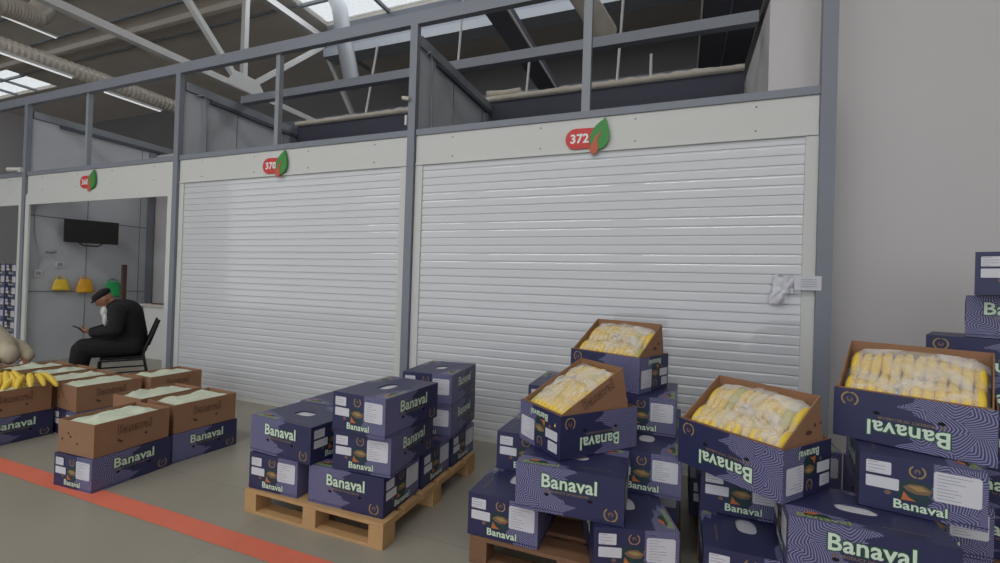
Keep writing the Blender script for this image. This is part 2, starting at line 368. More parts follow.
# open stalls: white frame round the opening
for i, (x0, x1) in enumerate([(-13.5, GX[0]-.048), (GX[0]+.048, GX[1]-.048)]):
    mb = MB(); mb.box((x0, GY-0.065, 2.56), (x1, GY-0.04, 2.72), 'white')
    for s, x in ((1, x0), (-1, x1)):
        a, b = sorted((x, x+s*0.10)); mb.box((a, GY-0.065, 0), (b, GY-0.04, 2.56), 'white')
    struct(mb.build('door_%d' % (i+1)))

# ---------------------------------------------------------------- number signs
def sign(num, xc, label):
    t = thing('number_sign', label, 'sign', (xc, GY-0.047, 2.845), 0, 'stall number signs')
    def prism(pts, y0, y1, m):
        n = len(pts); vs = [(x, y0, z) for x, z in pts]+[(x, y1, z) for x, z in pts]
        fs = [tuple(range(n)), tuple(range(2*n-1, n-1, -1))]+[(i, n+i, n+(i+1) % n, (i+1) % n) for i in range(n)]
        return MB().add(vs, fs, m)
    pill = []
    for k in range(13): a = PI/2+PI*k/12; pill.append((-0.11+0.092*math.cos(a), 0.092*math.sin(a)))
    for k in range(13): a = -PI/2+PI*k/12; pill.append((0.06+0.088*math.cos(a), 0.088*math.sin(a)))
    rp = prism(pill, -0.018, 0, 'sign_red').build('red_plate', t)
    tip = Vector((0.155, 0.165)); base = Vector((0.05, -0.125)); n = 14; lf = []
    ax = (tip-base); nn = Vector((-ax.y, ax.x)).normalized()
    for k in range(n+1): u = k/n; lf.append(base+ax*u+nn*0.075*math.sin(PI*u**0.9)*1.0)
    for k in range(n-1, 0, -1): u = k/n; lf.append(base+ax*u-nn*0.098*math.sin(PI*u**0.75))
    prism([tuple(p) for p in lf], -0.034, -0.012, 'sign_green').build('green_leaf', t); gl = t.children[-1] if False else [c for c in t.children if c.name.startswith('green_leaf')][0]
    st = [(0.035, -0.15), (0.075, -0.15), (0.10, -0.10), (0.085, -0.03), (0.125, 0.05), (0.07, -0.0), (0.045, -0.06), (0.02, -0.10)]
    prism(st, -0.038, -0.03, 'sign_orange').build('stem', gl)
    v, f = text_fit(num, 0.03, -0.155, -0.043, 0.165, 0.086)
    MB().add([(a, -0.0195, b) for a, b in v], f, 'sign_white').build('digits', rp)
    return t
sign('372', -0.80, 'red and green leaf shaped stall sign reading 372')
sign('370', -4.50, 'red and green leaf shaped stall sign reading 370')
sign('368', -8.19, 'red and green leaf shaped stall sign on the fascia over the open stall, farthest left')

# ---------------------------------------------------------------- banana cartons
CL, CW, CH = 0.54, 0.397, 0.229
def frames(inv=False):
    fr = {'front': ((0,0,0),(1,0,0),(0,0,1),(0,-1,0)), 'right': ((CL,0,0),(0,1,0),(0,0,1),(1,0,0)),
          'back': ((CL,CW,0),(-1,0,0),(0,0,1),(0,1,0)), 'left': ((0,CW,0),(0,-1,0),(0,0,1),(-1,0,0)), 'top': ((0,0,CH),(1,0,0),(0,1,0),(0,0,1))}
    out = {}
    for k, (O, U, V, N) in fr.items():
        O, U, V, N = map(Vector, (O, U, V, N))
        if inv:
            O = Vector((CL-O.x, O.y, CH-O.z)); U, V, N = [Vector((-q.x, q.y, -q.z)) for q in (U, V, N)]
        out[k] = (O, U, V, N)
    return out
def decal(mb, fr, pts, fs, m, lay=1):
    O, U, V, N = fr; off = 0.0006*lay
    mb.add([O+U*p[0]+V*p[1]+N*off for p in pts], fs, m)
def poly(mb, fr, sx, sy, pts, m, lay=1): decal(mb, fr, [(a*sx, b*sy) for a, b in pts], [tuple(range(len(pts)))], m, lay)
LONG_LEAF = [(0,0),(.46,0),(.47,.08),(.58,.22),(.48,.25),(.46,.33),(.35,.42),(.31,.60),(.38,.70),(.50,.78),(.46,.84),(.575,.96),(.57,1),(0,1)]
END_LEAF = [(.66,0),(1,0),(1,1),(.60,1),(.60,.60),(.55,.42),(.61,.34),(.55,.22),(.68,.12)]
TOP_LEAF = [(0,0),(.57,0),(.45,.10),(.50,.20),(.36,.27),(.40,.36),(.26,.40),(.20,.52),(0,.55)]
def ellipse(cx, cy, rx, ry, n=16): return [(cx+rx*math.cos(2*PI*k/n), cy+ry*math.sin(2*PI*k/n)) for k in range(n)]
def laurel(mb, fr, cx, cy, r):
    for s in (-1, 1):
        for k in range(8):
            a = -PI/2+s*(0.28+k*0.30); x = cx+r*math.cos(a); y = cy+r*math.sin(a)
            t = a+s*(PI/2-0.35); l = r*0.30; wv = r*0.13
            d = (math.cos(t), math.sin(t)); nn = (-d[1], d[0])
            pts = [(x-d[0]*l, y-d[1]*l), (x+nn[0]*wv, y+nn[1]*wv), (x+d[0]*l, y+d[1]*l), (x-nn[0]*wv, y-nn[1]*wv)]
            decal(mb, fr, pts, [(0,1,2,3)], 'gold', 2)
    decal(mb, fr, ellipse(cx, cy+r*0.05, r*0.42, r*0.42, 12), [tuple(range(12))], 'brown_ink', 2)
    decal(mb, fr, ellipse(cx, cy-r*0.1, r*0.2, r*0.3, 10), [tuple(range(10))], 'navy', 3)
def word(mb, fr, x0, y0, wd, h, bold=0.020, out=0.080):
    v, f = text_fit('Banaval', out, x0, y0, wd, h, ref=bold); decal(mb, fr, v, f, 'green_ink', 3)
    v, f = text_fit('Banaval', bold, x0, y0, wd, h); decal(mb, fr, v, f, 'white_ink', 4)
def carton_art(body, lets, fr, top=True):
    for k in ('front', 'back'):
        let = lets[k]; q = fr[k]; poly(body, q, CL, CH, LONG_LEAF, 'leaf')
        word(let, q, .25*CL, .545*CH, .51*CL, .30*CH)
        v, f = text_fit('PRODUCT OF ECUADOR', 0.0, .33*CL, .455*CH, .36*CL, .05*CH); decal(let, q, v, f, 'gold', 3)
        decal(body, q, ellipse(.29*CL, .47*CH, .008, .006), [tuple(range(16))], 'brown_ink', 2)
        laurel(body, q, .885*CL, .20*CH, .030)
        for x in (.30, .70): decal(body, q, ellipse(x*CL, .40*CH, .013, .008), [tuple(range(16))], 'hole', 2)
    for k in ('left', 'right'):
        let = lets[k]; q = fr[k]; poly(body, q, CW, CH, END_LEAF, 'leaf')
        poly(body, q, CW, CH, [(.33,.28),(.56,.24),(.60,.45),(.58,.62),(.40,.66),(.30,.5)], 'dark_green')
        laurel(body, q, .475*CW, .80*CH, .024)
        poly(body, q, CW, CH, [(.36,.50),(.42,.57),(.52,.58),(.60,.50),(.56,.42),(.47,.40),(.40,.44)], 'brown_ink', 2)
        poly(body, q, CW, CH, [(.40,.53),(.50,.55),(.57,.49),(.48,.46)], 'gold', 3)
        poly(body, q, CW, CH, [(.35,.26),(.37,.42),(.41,.33),(.47,.27)], 'orange', 2)
        decal(body, q, ellipse(.24*CW, .34*CH, .011, .009), [tuple(range(16))], 'brown_ink', 2)
        word(let, q, .29*CW, .09*CH, .42*CW, .165*CH)
        decal(body, q, ellipse(.5*CW, .69*CH, .035, .010), [tuple(range(16))], 'hole', 2) if False else None
    if top:
        q = fr['top']
        for inv2 in (False, True):
            let = lets['top2' if inv2 else 'top']
            qq = q
            if inv2: O, U, V, N = q; qq = (O+U*CL+V*CW, -U, -V, N)
            poly(body, qq, CL, CW*0.98, [(a, b*0.52) for a, b in TOP_LEAF], 'leaf')
            poly(body, qq, CL, CW, [(.10,.09),(.22,.05),(.30,.10),(.26,.17),(.14,.17)], 'dark_green', 2)
            poly(body, qq, CL, CW, [(.10,.13),(.16,.19),(.22,.17),(.17,.12)], 'orange', 3)
            v, f = text_fit('Banaval', 0.02, .06*CL, .03*CW, .34*CL, .085*CW); decal(let, qq, v, f, 'lime_ink', 3)
            v, f = text_fit('PRODUCT OF ECUADOR', 0.0, .60*CL, .14*CW, .27*CL, .02*CW); decal(let, qq, v, f, 'gold', 3)
def paper(name, fr, u0, v0, u1, v1, lines, parent, ang=0.0, lay=6):
    mb = MB(); O, U, V, N = fr
    cx, cyy = (u0+u1)/2, (v0+v1)/2; hw, hh = (u1-u0)/2, (v1-v0)/2
    def P(a, b, l): 
        x = a*math.cos(ang)-b*math.sin(ang); y = a*math.sin(ang)+b*math.cos(ang)
        return O+U*(cx+x)+V*(cyy+y)+N*(0.0006*l)
    r = min(hw, hh)*0.12
    mb.add([P(-hw+r,-hh,lay),P(hw-r,-hh,lay),P(hw,-hh+r,lay),P(hw,hh-r,lay),P(hw-r,hh,lay),P(-hw+r,hh,lay),P(-hw,hh-r,lay),P(-hw,-hh+r,lay)], [tuple(range(8))], 'paper')
    rnd = random.Random(int(u0*1000)+lines)
    for i in range(lines):
        y = hh*(0.78-1.55*i/max(1, lines-1)); e = rnd.uniform(0.2, 0.85)*2*hw
        mb.add([P(-hw*.85,y-.0012,lay+1),P(-hw*.85+e*.9,y-.0012,lay+1),P(-hw*.85+e*.9,y+.0012,lay+1),P(-hw*.85,y+.0012,lay+1)], [(0,1,2,3)], 'grey_ink')
    return mb.build(name, parent)
def labels(fr, parent, ends=('left', 'right'), seed=0):
    for k in ends:
        q = fr[k]
        paper('paper_label', q, .055*CW, .66*CH, .265*CW, .89*CH, 4, parent)
        paper('paper_label', q, .055*CW, .40*CH, .33*CW, .61*CH, 0, parent)
        paper('paper_label', q, (.60+.01*seed)*CW, .36*CH, .955*CW, (.88-.01*seed)*CH, 8, parent)
def carton_proto(seed=0):
    t = thing('banana_carton', 'x', 'carton')
    body = MB(); x0, x1, y0, y1 = 0, CL, 0, CW
    # top plate with an oblong hand opening
    n = 32; outer = []; inner = []
    cx, cyy = CL*.5, CW*.5
    for k in range(n):
        a = 2*PI*k/n+PI/n; c, s = math.cos(a), math.sin(a)
        inner.append((cx+0.075*(abs(c)**0.7)*(1 if c > 0 else -1), cyy+0.045*(abs(s)**0.7)*(1 if s > 0 else -1), CH))
        q = max(abs(c)/(CL/2), abs(s)/(CW/2)); outer.append((cx+c/q, cyy+s/q, CH))
    low = [(a, b, CH-0.006) for a, b, c in inner]
    body.add(outer+inner+low, [(k, (k+1) % n, n+(k+1) % n, n+k) for k in range(n)]+[(n+k, n+(k+1) % n, 2*n+(k+1) % n, 2*n+k) for k in range(n)], 'navy')
    # corners of the rectangle missed by the fan
    P4 = [(0,0),(CL,0),(CL,CW),(0,CW)]
    for (px, py) in P4:
        near = sorted(range(n), key=lambda k: (outer[k][0]-px)**2+(outer[k][1]-py)**2)[:2]
        body.add([outer[near[0]], (px, py, CH), outer[near[1]]], [(0, 1, 2)], 'navy')
    body.add([(0,0,0),(CL,0,0),(CL,CW,0),(0,CW,0),(0,0,CH),(CL,0,CH),(CL,CW,CH),(0,CW,CH)], [(0,3,2,1),(0,1,5,4),(1,2,6,5),(2,3,7,6),(3,0,4,7)], 'navy')
    # lid edge: the lid stands a hair proud of the base, with a seam near the bottom
    for a, b in (((-.002,-.002,.012),(CL+.002,0,.016)), ((-.002,CW,.012),(CL+.002,CW+.002,.016)), ((-.002,0,.012),(0,CW,.016)), ((CL,0,.012),(CL+.002,CW,.016))): body.box(a, b, 'navy')
    lets = {k: MB() for k in ('front', 'back', 'left', 'right', 'top', 'top2')}; fr = frames(); carton_art(body, lets, fr)
    bo = body.build('carton_body', t)
    for k in lets: lets[k].build('lettering', bo).data.name = 'lettering_'+k
    labels(fr, t, seed=seed)
    mb = MB(); k = 8; vs = []
    for i in range(k+1):
        for j in range(k+1):
            x = cx+(i/k-.5)*.20; y = cyy+(j/k-.5)*.12; vs.append((x, y, CH-.010+.006*noise.noise(Vector((x*30, y*30, seed)))))
    fs = [(i*(k+1)+j, (i+1)*(k+1)+j, (i+1)*(k+1)+j+1, i*(k+1)+j+1) for i in range(k) for j in range(k)]
    mb.add(vs, fs, 'paper', smooth=True); mb.build('paper_liner', t)
    return t
protos = [carton_proto(0), carton_proto(2)]; _used = [False, False]; _ci = [0]
def carton(x, y, z, rz, label, group):
    k = _ci[0] % 2; _ci[0] += 1
    if not _used[k]:
        _used[k] = True; o = protos[k]; o.location = (x, y, z); o.rotation_euler = (0, 0, rz); o['label'] = label; o['group'] = group; return o
    return dup(protos[k], (x, y, z), rz, label, group)
PH = 0.149; T = lambda n: PH+CHs*n
CHs = 0.2325
GA = 'blue banana cartons on the pallet left of centre'
GC = 'blue banana cartons on the pallet in the centre right'
GR = 'blue banana cartons stacked at the right'
GT = 'blue banana cartons in the tall stack by the white wall'
GB = 'blue banana cartons under the brown trays at the left'
# pallet A
carton(-2.177, 2.209, T(0), 1.594, 'blue carton at the front left corner of the left pallet, end with labels facing out', GA)
carton(-2.19, 2.77, T(0), 1.58, 'blue carton on the left pallet, bottom tier, hidden behind the front left corner one', GA)
carton(-2.092, 2.215, T(0), 0.02, 'bottom blue carton at the front right corner of the left pallet, long side out', GA)
carton(-2.09, 2.635, T(0), 0.02, 'blue carton in the middle of the right edge of the left pallet, bottom tier', GA)
carton(-2.085, 3.05, T(0), 0.015, 'blue carton at the back right corner of the left pallet, bottom tier', GA)
carton(-2.60, 2.225, T(1), -0.069, 'blue carton on the left pallet, front one atop its lower left stack', GA)
carton(-2.60, 2.64, T(1), -0.02, 'blue carton on the left pallet, middle one atop its lower left stack', GA)
carton(-2.59, 3.05, T(1), 0.0, 'blue carton on the left pallet, back one atop its lower left stack', GA)
carton(-1.523, 2.245, T(1), 1.632, 'blue carton on the left pallet, middle tier, directly under the front topmost one', GA)
carton(-1.537, 2.198, T(2), 1.506, 'blue carton topmost at the front of the left pallet, labels on its near end', GA)
carton(-1.529, 3.0, T(1), 1.672, 'blue carton on the left pallet, middle tier, under the back topmost one', GA)
carton(-1.529, 2.995, T(2), 1.672, 'blue carton topmost at the back of the left pallet, in front of the grey post', GA)
# pallet C
carton(-0.651, 2.301, T(0), 1.58, 'blue carton at the front left of the centre right pallet, bottom tier, labels facing out', GC)
carton(0.03, 2.335, T(0), PI/2+.30, 'bottom blue carton at the front right of the centre right pallet, cut by the frame', GC)
carton(0.03, 2.92, T(0), 1.57, 'hidden bottom blue carton at the rear right of the centre right pallet', GC)
carton(-0.62, 2.92, T(0), 1.57, 'hidden bottom blue carton at the rear left of the centre right pallet', GC)
carton(-0.758, 2.237, T(1), 0.052, 'blue carton bridging the front gap of the centre right pallet, long side out', GC)
carton(0.035, 2.68, T(1), 1.57, 'second tier blue carton at the front right of the centre right pallet', GC)
carton(0.03, 3.23, T(1), 1.57, 'blue carton second tier at the back right of the centre right pallet', GC)
carton(-0.635, 2.66, T(1), 1.57, 'second tier blue carton on the left edge of the centre right pallet', GC)
carton(-0.63, 3.21, T(1), 1.57, 'blue carton second tier at the back left of the centre right pallet', GC)
carton(0.0, 3.02, T(2), 1.565, 'blue carton third tier of the centre right pallet, just under the farthest open carton', GC)
carton(-0.545, 3.0, T(2), 1.60, 'third tier blue carton peeking out left of the open cartons, against the shutter', GC)
# right group
carton(0.528, 2.27, T(0), 1.572, 'bottom blue carton in the column below the middle open carton, cut by the frame', GR)
carton(0.525, 2.62, T(1), 1.572, 'blue carton second tier directly below the middle open carton, labels facing out', GR)
carton(0.485, 3.05, T(0), 1.57, 'blue carton in the dark gap between the two right hand groups, on the dark pallet', GR)
carton(0.545, 2.22, T(0), 0.0, 'blue carton hidden under the large front carton at the lower right', GR)
carton(0.44, 2.20, T(1), -0.048, 'nearest blue carton at the lower right, big white word at the bottom frame edge', GR)
carton(1.30, 2.66, T(0), 1.57, 'blue carton bottom tier behind the lower right front carton', GR)
carton(1.30, 2.66, T(1), 1.57, 'blue carton second tier in shade behind the lower right front carton', GR)
carton(0.89, 3.18, T(0), 1.57, 'blue carton bottom tier in the dark gap between the middle and right open cartons', GR)
carton(0.89, 3.18, T(1), 1.57, 'blue carton second tier in the dark gap between the middle and right open cartons', GR)
carton(1.137, 2.365, T(2), 1.38, 'blue carton right below the right hand open carton, white label sheet on its right half', GR)
for i in range(5):
    carton(1.33+0.01*(i % 2), 3.37, T(i), -0.45, ['blue carton at the foot of the tall stack by the white wall', 'blue carton second from the floor in the tall stack, hidden', 'blue carton third from the floor in the tall stack, hidden', 'blue carton fourth from the floor in the tall stack, hidden', 'blue carton third from the top in the tall stack by the white wall'][i], GT)
_t3 = [o for o in C.objects if o.get('label', '').startswith('blue carton third from the top in the tall')][0]
_t3.rotation_euler = (0, PI, -0.45); _t3.location = (1.33+CL*math.cos(.45), 3.37-CL*math.sin(.45), T(4)+CH)
_t2 = carton(1.485, 3.33, T(5), -0.45, 'grey blue carton second from the top in the tall stack by the white wall', GT)
for c in _t2.children:
    for d in c.children:
        if d.data.name.startswith('lettering_front'): d.location.x = -.065
carton(1.824, 3.04, T(6), 1.12, 'topmost blue carton of the tall stack at the right frame edge', GT)

# ---------------------------------------------------------------- open trays
def tray_mesh(mb, base, top, z0, tops, th=0.005):
    """base/top rectangles (x0,x1,y0,y1); tops = heights at (x0y0, x1y0, x1y1, x0y1)"""
    def rect(r, e): x0, x1, y0, y1 = r; return [(x0+e, y0+e), (x1-e, y0+e), (x1-e, y1-e), (x0+e, y1-e)]
    bo, bi, to, ti = rect(base, 0), rect(base, th), rect(top, 0), rect(top, th)
    vs = [(x, y, z0) for x, y in bo]+[(x, y, z0+th) for x, y in bi]+[(p[0], p[1], tops[i]) for i, p in enumerate(to)]+[(p[0], p[1], tops[i]) for i, p in enumerate(ti)]
    fs = [(3,2,1,0),(4,5,6,7)]
    for i in range(4):
        j = (i+1) % 4; fs += [(i, j, 8+j, 8+i), (4+j, 4+i, 12+i, 12+j), (8+i, 8+j, 12+j, 12+i)]
    mb.add(vs, fs, 'kraft')
def outlined_word(mb, fr, x0, y0, wd, h):
    v, f = text_fit('Banaval', 0.055, x0, y0, wd, h, ref=0.018); decal(mb, fr, v, f, 'kraft_ink', 1)
    v, f = text_fit('Banaval', 0.0, x0, y0, wd, h, ref=0.018); decal(mb, fr, v, f, 'kraft', 2)
BL, BW, BH = 0.515, 0.375, 0.232
def brown_tray_proto():
    t = thing('cardboard_tray', 'x', 'box')
    mb = MB(); tray_mesh(mb, (0, BL, 0, BW), (-.002, BL+.002, -.002, BW+.002), 0, [BH]*4)
    for q in (((0,0,0),(1,0,0),(0,0,1),(0,-1,0)), ((BL,BW,0),(-1,0,0),(0,0,1),(0,1,0))):
        q = tuple(map(Vector, q)); q = (q[0]+q[3]*.0022, *q[1:])
        for x, z in ((.33,.30),(.66,.36),(.30,.35)): decal(mb, q, ellipse(x*BL, z*BH, .010, .010), [tuple(range(16))], 'kraft_ink', 1)
    for q in (((BL,0,0),(0,1,0),(0,0,1),(1,0,0)), ((0,BW,0),(0,-1,0),(0,0,1),(-1,0,0))):
        q = tuple(map(Vector, q)); q = (q[0]+q[3]*.0022, *q[1:])
        for x, z in ((.30,.62),(.36,.52),(.55,.35),(.12,.42)): decal(mb, q, ellipse(x*BW, z*BH, .009, .009), [tuple(range(16))], 'kraft_ink', 1)
    tw = mb.build('tray_walls', t)
    for q in (((0,0,0),(1,0,0),(0,0,1),(0,-1,0)), ((BL,BW,0),(-1,0,0),(0,0,1),(0,1,0))):
        q = tuple(map(Vector, q)); q = (q[0]+q[3]*.0025, *q[1:]); let = MB(); outlined_word(let, q, .29*BL, .54*BH, .44*BL, .27*BH); let.build('printed_word', tw)
    for a, b in (((.006, .006, BH-.05), (.05, BW-.006, BH-.046)), ((BL-.05, .006, BH-.05), (BL-.006, BW-.006, BH-.046))): MB().box(a, b, 'kraft').build('inner_flap', tw)
    return t
def liner_obj(x, y, z, rz, seed, label):
    n, m = 26, 18; vs = []; mb = MB()
    for i in range(n+1):
        for j in range(m+1):
            u, v = i/n, j/m
            px = .012+u*(BL-.024); py = .012+v*(BW-.024)
            edge = min(u, 1-u, v, 1-v)*6; e = min(1, edge)
            h = BH-.035+.032*e**.6+.030*e*noise.noise(Vector((px*9, py*9, seed)))+.012*e*noise.noise(Vector((px*28, py*28, seed+5)))
            vs.append((px, py, h))
    mb.add(vs, [(i*(m+1)+j, (i+1)*(m+1)+j, (i+1)*(m+1)+j+1, i*(m+1)+j+1) for i in range(n) for j in range(m)], 'liner', smooth=True)
    o = mb.build('liner_sheet'); o.location = (x, y, z); o.rotation_euler = (0, 0, rz)
    return tag(o, label, 'packing sheet', 'pale packing sheets in the brown trays')
tp = brown_tray_proto(); tray_used = [False]
def tray(x, y, z, rz, where, seed, liner=True):
    lab = 'open brown cardboard tray ' + where
    if not tray_used[0]: tray_used[0] = True; o = tp; o.location = (x, y, z); o.rotation_euler = (0, 0, rz); o['label'] = lab; o['group'] = 'open brown cardboard trays at the left'
    else: dup(tp, (x, y, z), rz, lab, 'open brown cardboard trays at the left')
    if liner: liner_obj(x, y, z, rz, seed, 'pale greenish packing sheet in the tray ' + where)
def stackB(x, y, rz, where, seed, blue=True):
    c, s = math.cos(rz), math.sin(rz)
    ox, oy = 0.012, 0.011
    if blue: carton(x, y, 0.001, rz, 'blue carton on the floor under the tray ' + where, GB)
    else: tray(x+c*ox-s*oy, y+s*ox+c*oy, 0.001, rz, 'on the floor, under the one ' + where, seed, False)
    tray(x+c*ox-s*oy, y+s*ox+c*oy, CHs+.001 if blue else BH+.003, rz, where, seed)
stackB(-3.697, 1.914, 1.628, 'nearest the red floor line', 1)
stackB(-3.735, 2.474, 1.505, 'nearest the left shutter', 2)
stackB(-4.15, 2.47, 1.56, 'just left of the one nearest the shutter', 3)
stackB(-5.055, 2.47, 1.49, 'in the second row, near end', 4)
stackB(-4.945, 3.03, 1.54, 'in the second row, far end', 5)
stackB(-5.47, 2.49, 1.53, 'right beside the one with bananas', 6, False)
stackB(-5.92, 2.55, 1.54, 'just behind the bananas', 8)
stackB(-6.38, 2.55, 1.54, 'under the beige jacket', 10)
# leftmost stack with loose bananas on top
stackB(-5.375, 1.93, 1.60, 'carrying the loose bananas', 11)

# ---------------------------------------------------------------- bananas
def banana_mesh(L=0.19, r=0.018, bend=0.9, tipm='banana_tip', m='banana'):
    mb = MB(); pts = []; rs = []; n = 12
    R = L/bend
    for i in range(n+1):
        u = i/n; a = (u-.5)*bend; pts.append((R*math.sin(a), 0, R*(math.cos(a)-math.cos(bend/2))))
        rs.append(r*(0.35+0.65*math.sin(PI*min(1, max(0, u*1.02-.01)))**0.45) if 0 < i < n else r*0.3)
    # stem
    pts = [(pts[0][0]-.022, 0, pts[0][2]-.016)]+pts; rs = [r*0.28]+rs
    mb.tube(pts, rs, m, 8); mb.tube([pts[-1], (pts[-1][0]+.006, 0, pts[-1][2]-.004)], r*0.22, tipm, 6); mb.tube([pts[0], (pts[0][0]-.004, 0, pts[0][2]-.003)], r*0.3, tipm, 6)
    return mb.mesh('banana')
BM = [banana_mesh(.20, .022), banana_mesh(0.18, 0.020, 1.1), banana_mesh(0.20, 0.022, .9, m='banana_green')]
def put(me, parent, loc, rot):
    o = bpy.data.objects.new('banana', me); C.objects.link(o); o.parent = parent; o.location = loc; o.rotation_euler = rot; return o
def hand(x, y, z, rz, n, label, th=.85, fan=1.5):
    t = thing('banana_bunch', label, 'bananas', (x, y, z), rz, 'loose banana bunches on the brown tray')
    up = .108*math.sin(th)+.045
    for i in range(n):
        u = (i/(n-1)-.5); a = u*fan; Rm = Matrix.Rotation(a, 3, 'Z') @ Matrix.Rotation(th+.25*abs(u), 3, 'Y')
        stem = Rm @ Vector((-.105, 0, -.005)); crown = Vector((.0, u*.10, up)); put(BM[i % 2], t, crown-stem, Rm.to_euler())
    MB().ell((-0.004, 0, up), (0.020, 0.058, 0.014), 'banana_tip', 12, 8).build('crown', t)
    t.scale = (1.2,)*3
    return t
zb = CHs+BH-.012
hand(-5.66, 2.02, zb, -.75, 7, 'yellow banana bunch on the leftmost tray, at the frame edge')
hand(-5.62, 2.20, zb, -.55, 7, 'yellow banana bunch in the middle on the leftmost tray')
hand(-5.56, 2.36, zb, -.35, 5, 'yellow banana bunch lying flatter at the right end of the leftmost tray', .35, 1.1)

# ---------------------------------------------------------------- open blue cartons with bagged bananas
def open_carton(x, y, z, rz, mode, label, baglabel):
    t = thing('open_banana_carton', label, 'carton', (x, y, z), rz, 'open blue cartons of bagged bananas')
    fr = frames(True); body = MB(); lets = {k: MB() for k in ('front', 'back', 'left', 'right')}; e = 0.004
    P = lambda a, b, c: (a, b, c)
    o4 = [(0,0),(CL,0),(CL,CW),(0,CW)]; i4 = [(e,e),(CL-e,e),(CL-e,CW-e),(e,CW-e)]
    vs = [(a,b,0) for a,b in o4]+[(a,b,CH) for a,b in o4]; body.add(vs, [(3,2,1,0)]+[(i,(i+1)%4,4+(i+1)%4,4+i) for i in range(4)], 'navy')
    vs = [(a,b,e) for a,b in i4]+[(a,b,CH) for a,b in i4]+[(a,b,CH) for a,b in o4]
    body.add(vs, [(0,1,2,3)]+[((i+1)%4,i,4+i,4+(i+1)%4) for i in range(4)]+[(8+i,8+(i+1)%4,4+(i+1)%4,4+i) for i in range(4)], 'kraft')
    carton_art(body, lets, fr, top=False)
    bo = body.build('blue_lid', t); labels(fr, t, seed=1)
    for k in lets: lets[k].build('lettering', bo)
    g = 0.012
    if mode == 'back':      # far long side raised
        R = 0.205; base = (g, CL-g, g, CW-g); top = (g, CL-g, g, CW-.085); hts = [CH+.004, CH+.004, CH+R, CH+R]
        rim = lambda px, py: CH+.004+(py-g)/(CW-.085-g)*(R-.004)
    else:                   # far short end raised
        R = 0.225; base = (g, CL-g, g, CW-g); top = (g, CL-.11, g, CW-g); hts = [CH+.004, CH+R, CH+R, CH+.004]
        rim = lambda px, py: CH+.004+(px-g)/(CL-.11-g)*(R-.004)
    mb = MB(); tray_mesh(mb, base, top, .006, hts)
    if mode == 'back':
        sd = (Vector((CL-g+.0005, 0, 0)), Vector((0, 1, 0)), Vector((0, 0, 1)), Vector((1, 0, 0)))
        for a, b, r1, r2 in ((.22, CH+.045, .026, .010), (.27, CH+.075, .010, .010), (.32, CH+.08, .008, .008)): decal(mb, sd, ellipse(a, b, r1, r2), [tuple(range(16))], 'kraft_ink', 1)
    tro = mb.build('brown_tray', t)
    if mode == 'end':
        mb = MB(); rot = math.atan2(R-.004, CL-.11-g); U = Vector((math.cos(rot), 0, math.sin(rot))); V = Vector((-math.sin(rot), 0, math.cos(rot)))
        outlined_word(mb, (Vector((.17, g-.0008, CH+.012)), U, V, Vector((0, -1, 0))), 0.0, 0.0, .23, .055); mb.build('printed_word', tro)
    # bag of bananas
    bt = thing('bag_of_bananas', baglabel, 'bananas', (x, y, z), rz, 'clear bags of bananas in the open cartons')
    rnd = random.Random(int(abs(x)*997)+3)
    X1 = top[1]-.008; Y1 = top[3]-.008; X0 = g+.008; Y0 = g+.008
    def hump(u, v): return 0.030*math.sin(PI*min(1, max(0, u)))**.5*math.sin(PI*min(1, max(0, v)))**.5
    if mode == 'back':
        k = 12; tilt = math.atan2(R, Y1-Y0)
        for row in (0, 1):
            for i in range(k):
                u = (i+.5)/k; px = X0+.012+u*(X1-X0-.024); py = Y0+(Y1-Y0)*(.27+.47*row)+rnd.uniform(-.006, .006)
                put(BM[0 if rnd.random() < .93 else 2], bt, (px, py, rim(px, py)-.078+hump(u, .3+.4*row)+rnd.uniform(-.004, .004)), (0, -tilt*(1 if not row else 1)*1.0, PI/2+rnd.uniform(-.12, .12)))
                if row == 1 or row == 0: bt.children[-1].rotation_euler = (Matrix.Rotation(tilt, 4, 'X') @ Matrix.Rotation(PI/2*(1 if row else -1)+rnd.uniform(-.05, .05), 4, 'Z')).to_euler()
    else:
        k = 9; tilt = -math.atan2(R, X1-X0)
        for row in range(3):
            for i in range(k):
                v = (i+.5)/k; py = Y0+.012+v*(Y1-Y0-.024); px = X0+(X1-X0)*(.18+.32*row)+rnd.uniform(-.006, .006)
                o = put(BM[0 if rnd.random() < .93 else 2], bt, (px, py, rim(px, py)-.075+hump(.25+.25*row, v)), (0, 0, 0))
                o.rotation_euler = (Matrix.Rotation(tilt, 4, 'Y') @ Matrix.Rotation((0 if row else PI)+rnd.uniform(-.07, .07), 4, 'Z')).to_euler()
    n, m = 40, 30; vs = []; cu, cv = (.55, .35) if mode == 'back' else (.5, .5)
    if x > .6: cu, cv = .42, .04
    for i in range(n+1):
        for j in range(m+1):
            u, v = i/n, j/m; px = X0+u*(X1-X0); py = Y0+v*(Y1-Y0)
            e2 = min(1, min(u, 1-u, v, 1-v)*9); d = math.hypot((u-cu)*1.3, v-cv); a = math.atan2(v-cv, (u-cu)*1.3)
            fold = .010*math.sin(a*9+2*noise.noise(Vector((u*3, v*3, x))))*math.exp(-((d-.25)/.25)**2)
            h = rim(px, py)-.050*(1-e2)+(-.014+hump(u, v)*1.15)+.020*math.exp(-(d/.07)**2)+fold+.004*noise.noise(Vector((u*14, v*14, x)))
            vs.append((px, py, h))
    mb = MB(); mb.add(vs, [(i*(m+1)+j, (i+1)*(m+1)+j, (i+1)*(m+1)+j+1, i*(m+1)+j+1) for i in range(n) for j in range(m)], 'film', smooth=True)
    pf = mb.build('plastic_film', bt)
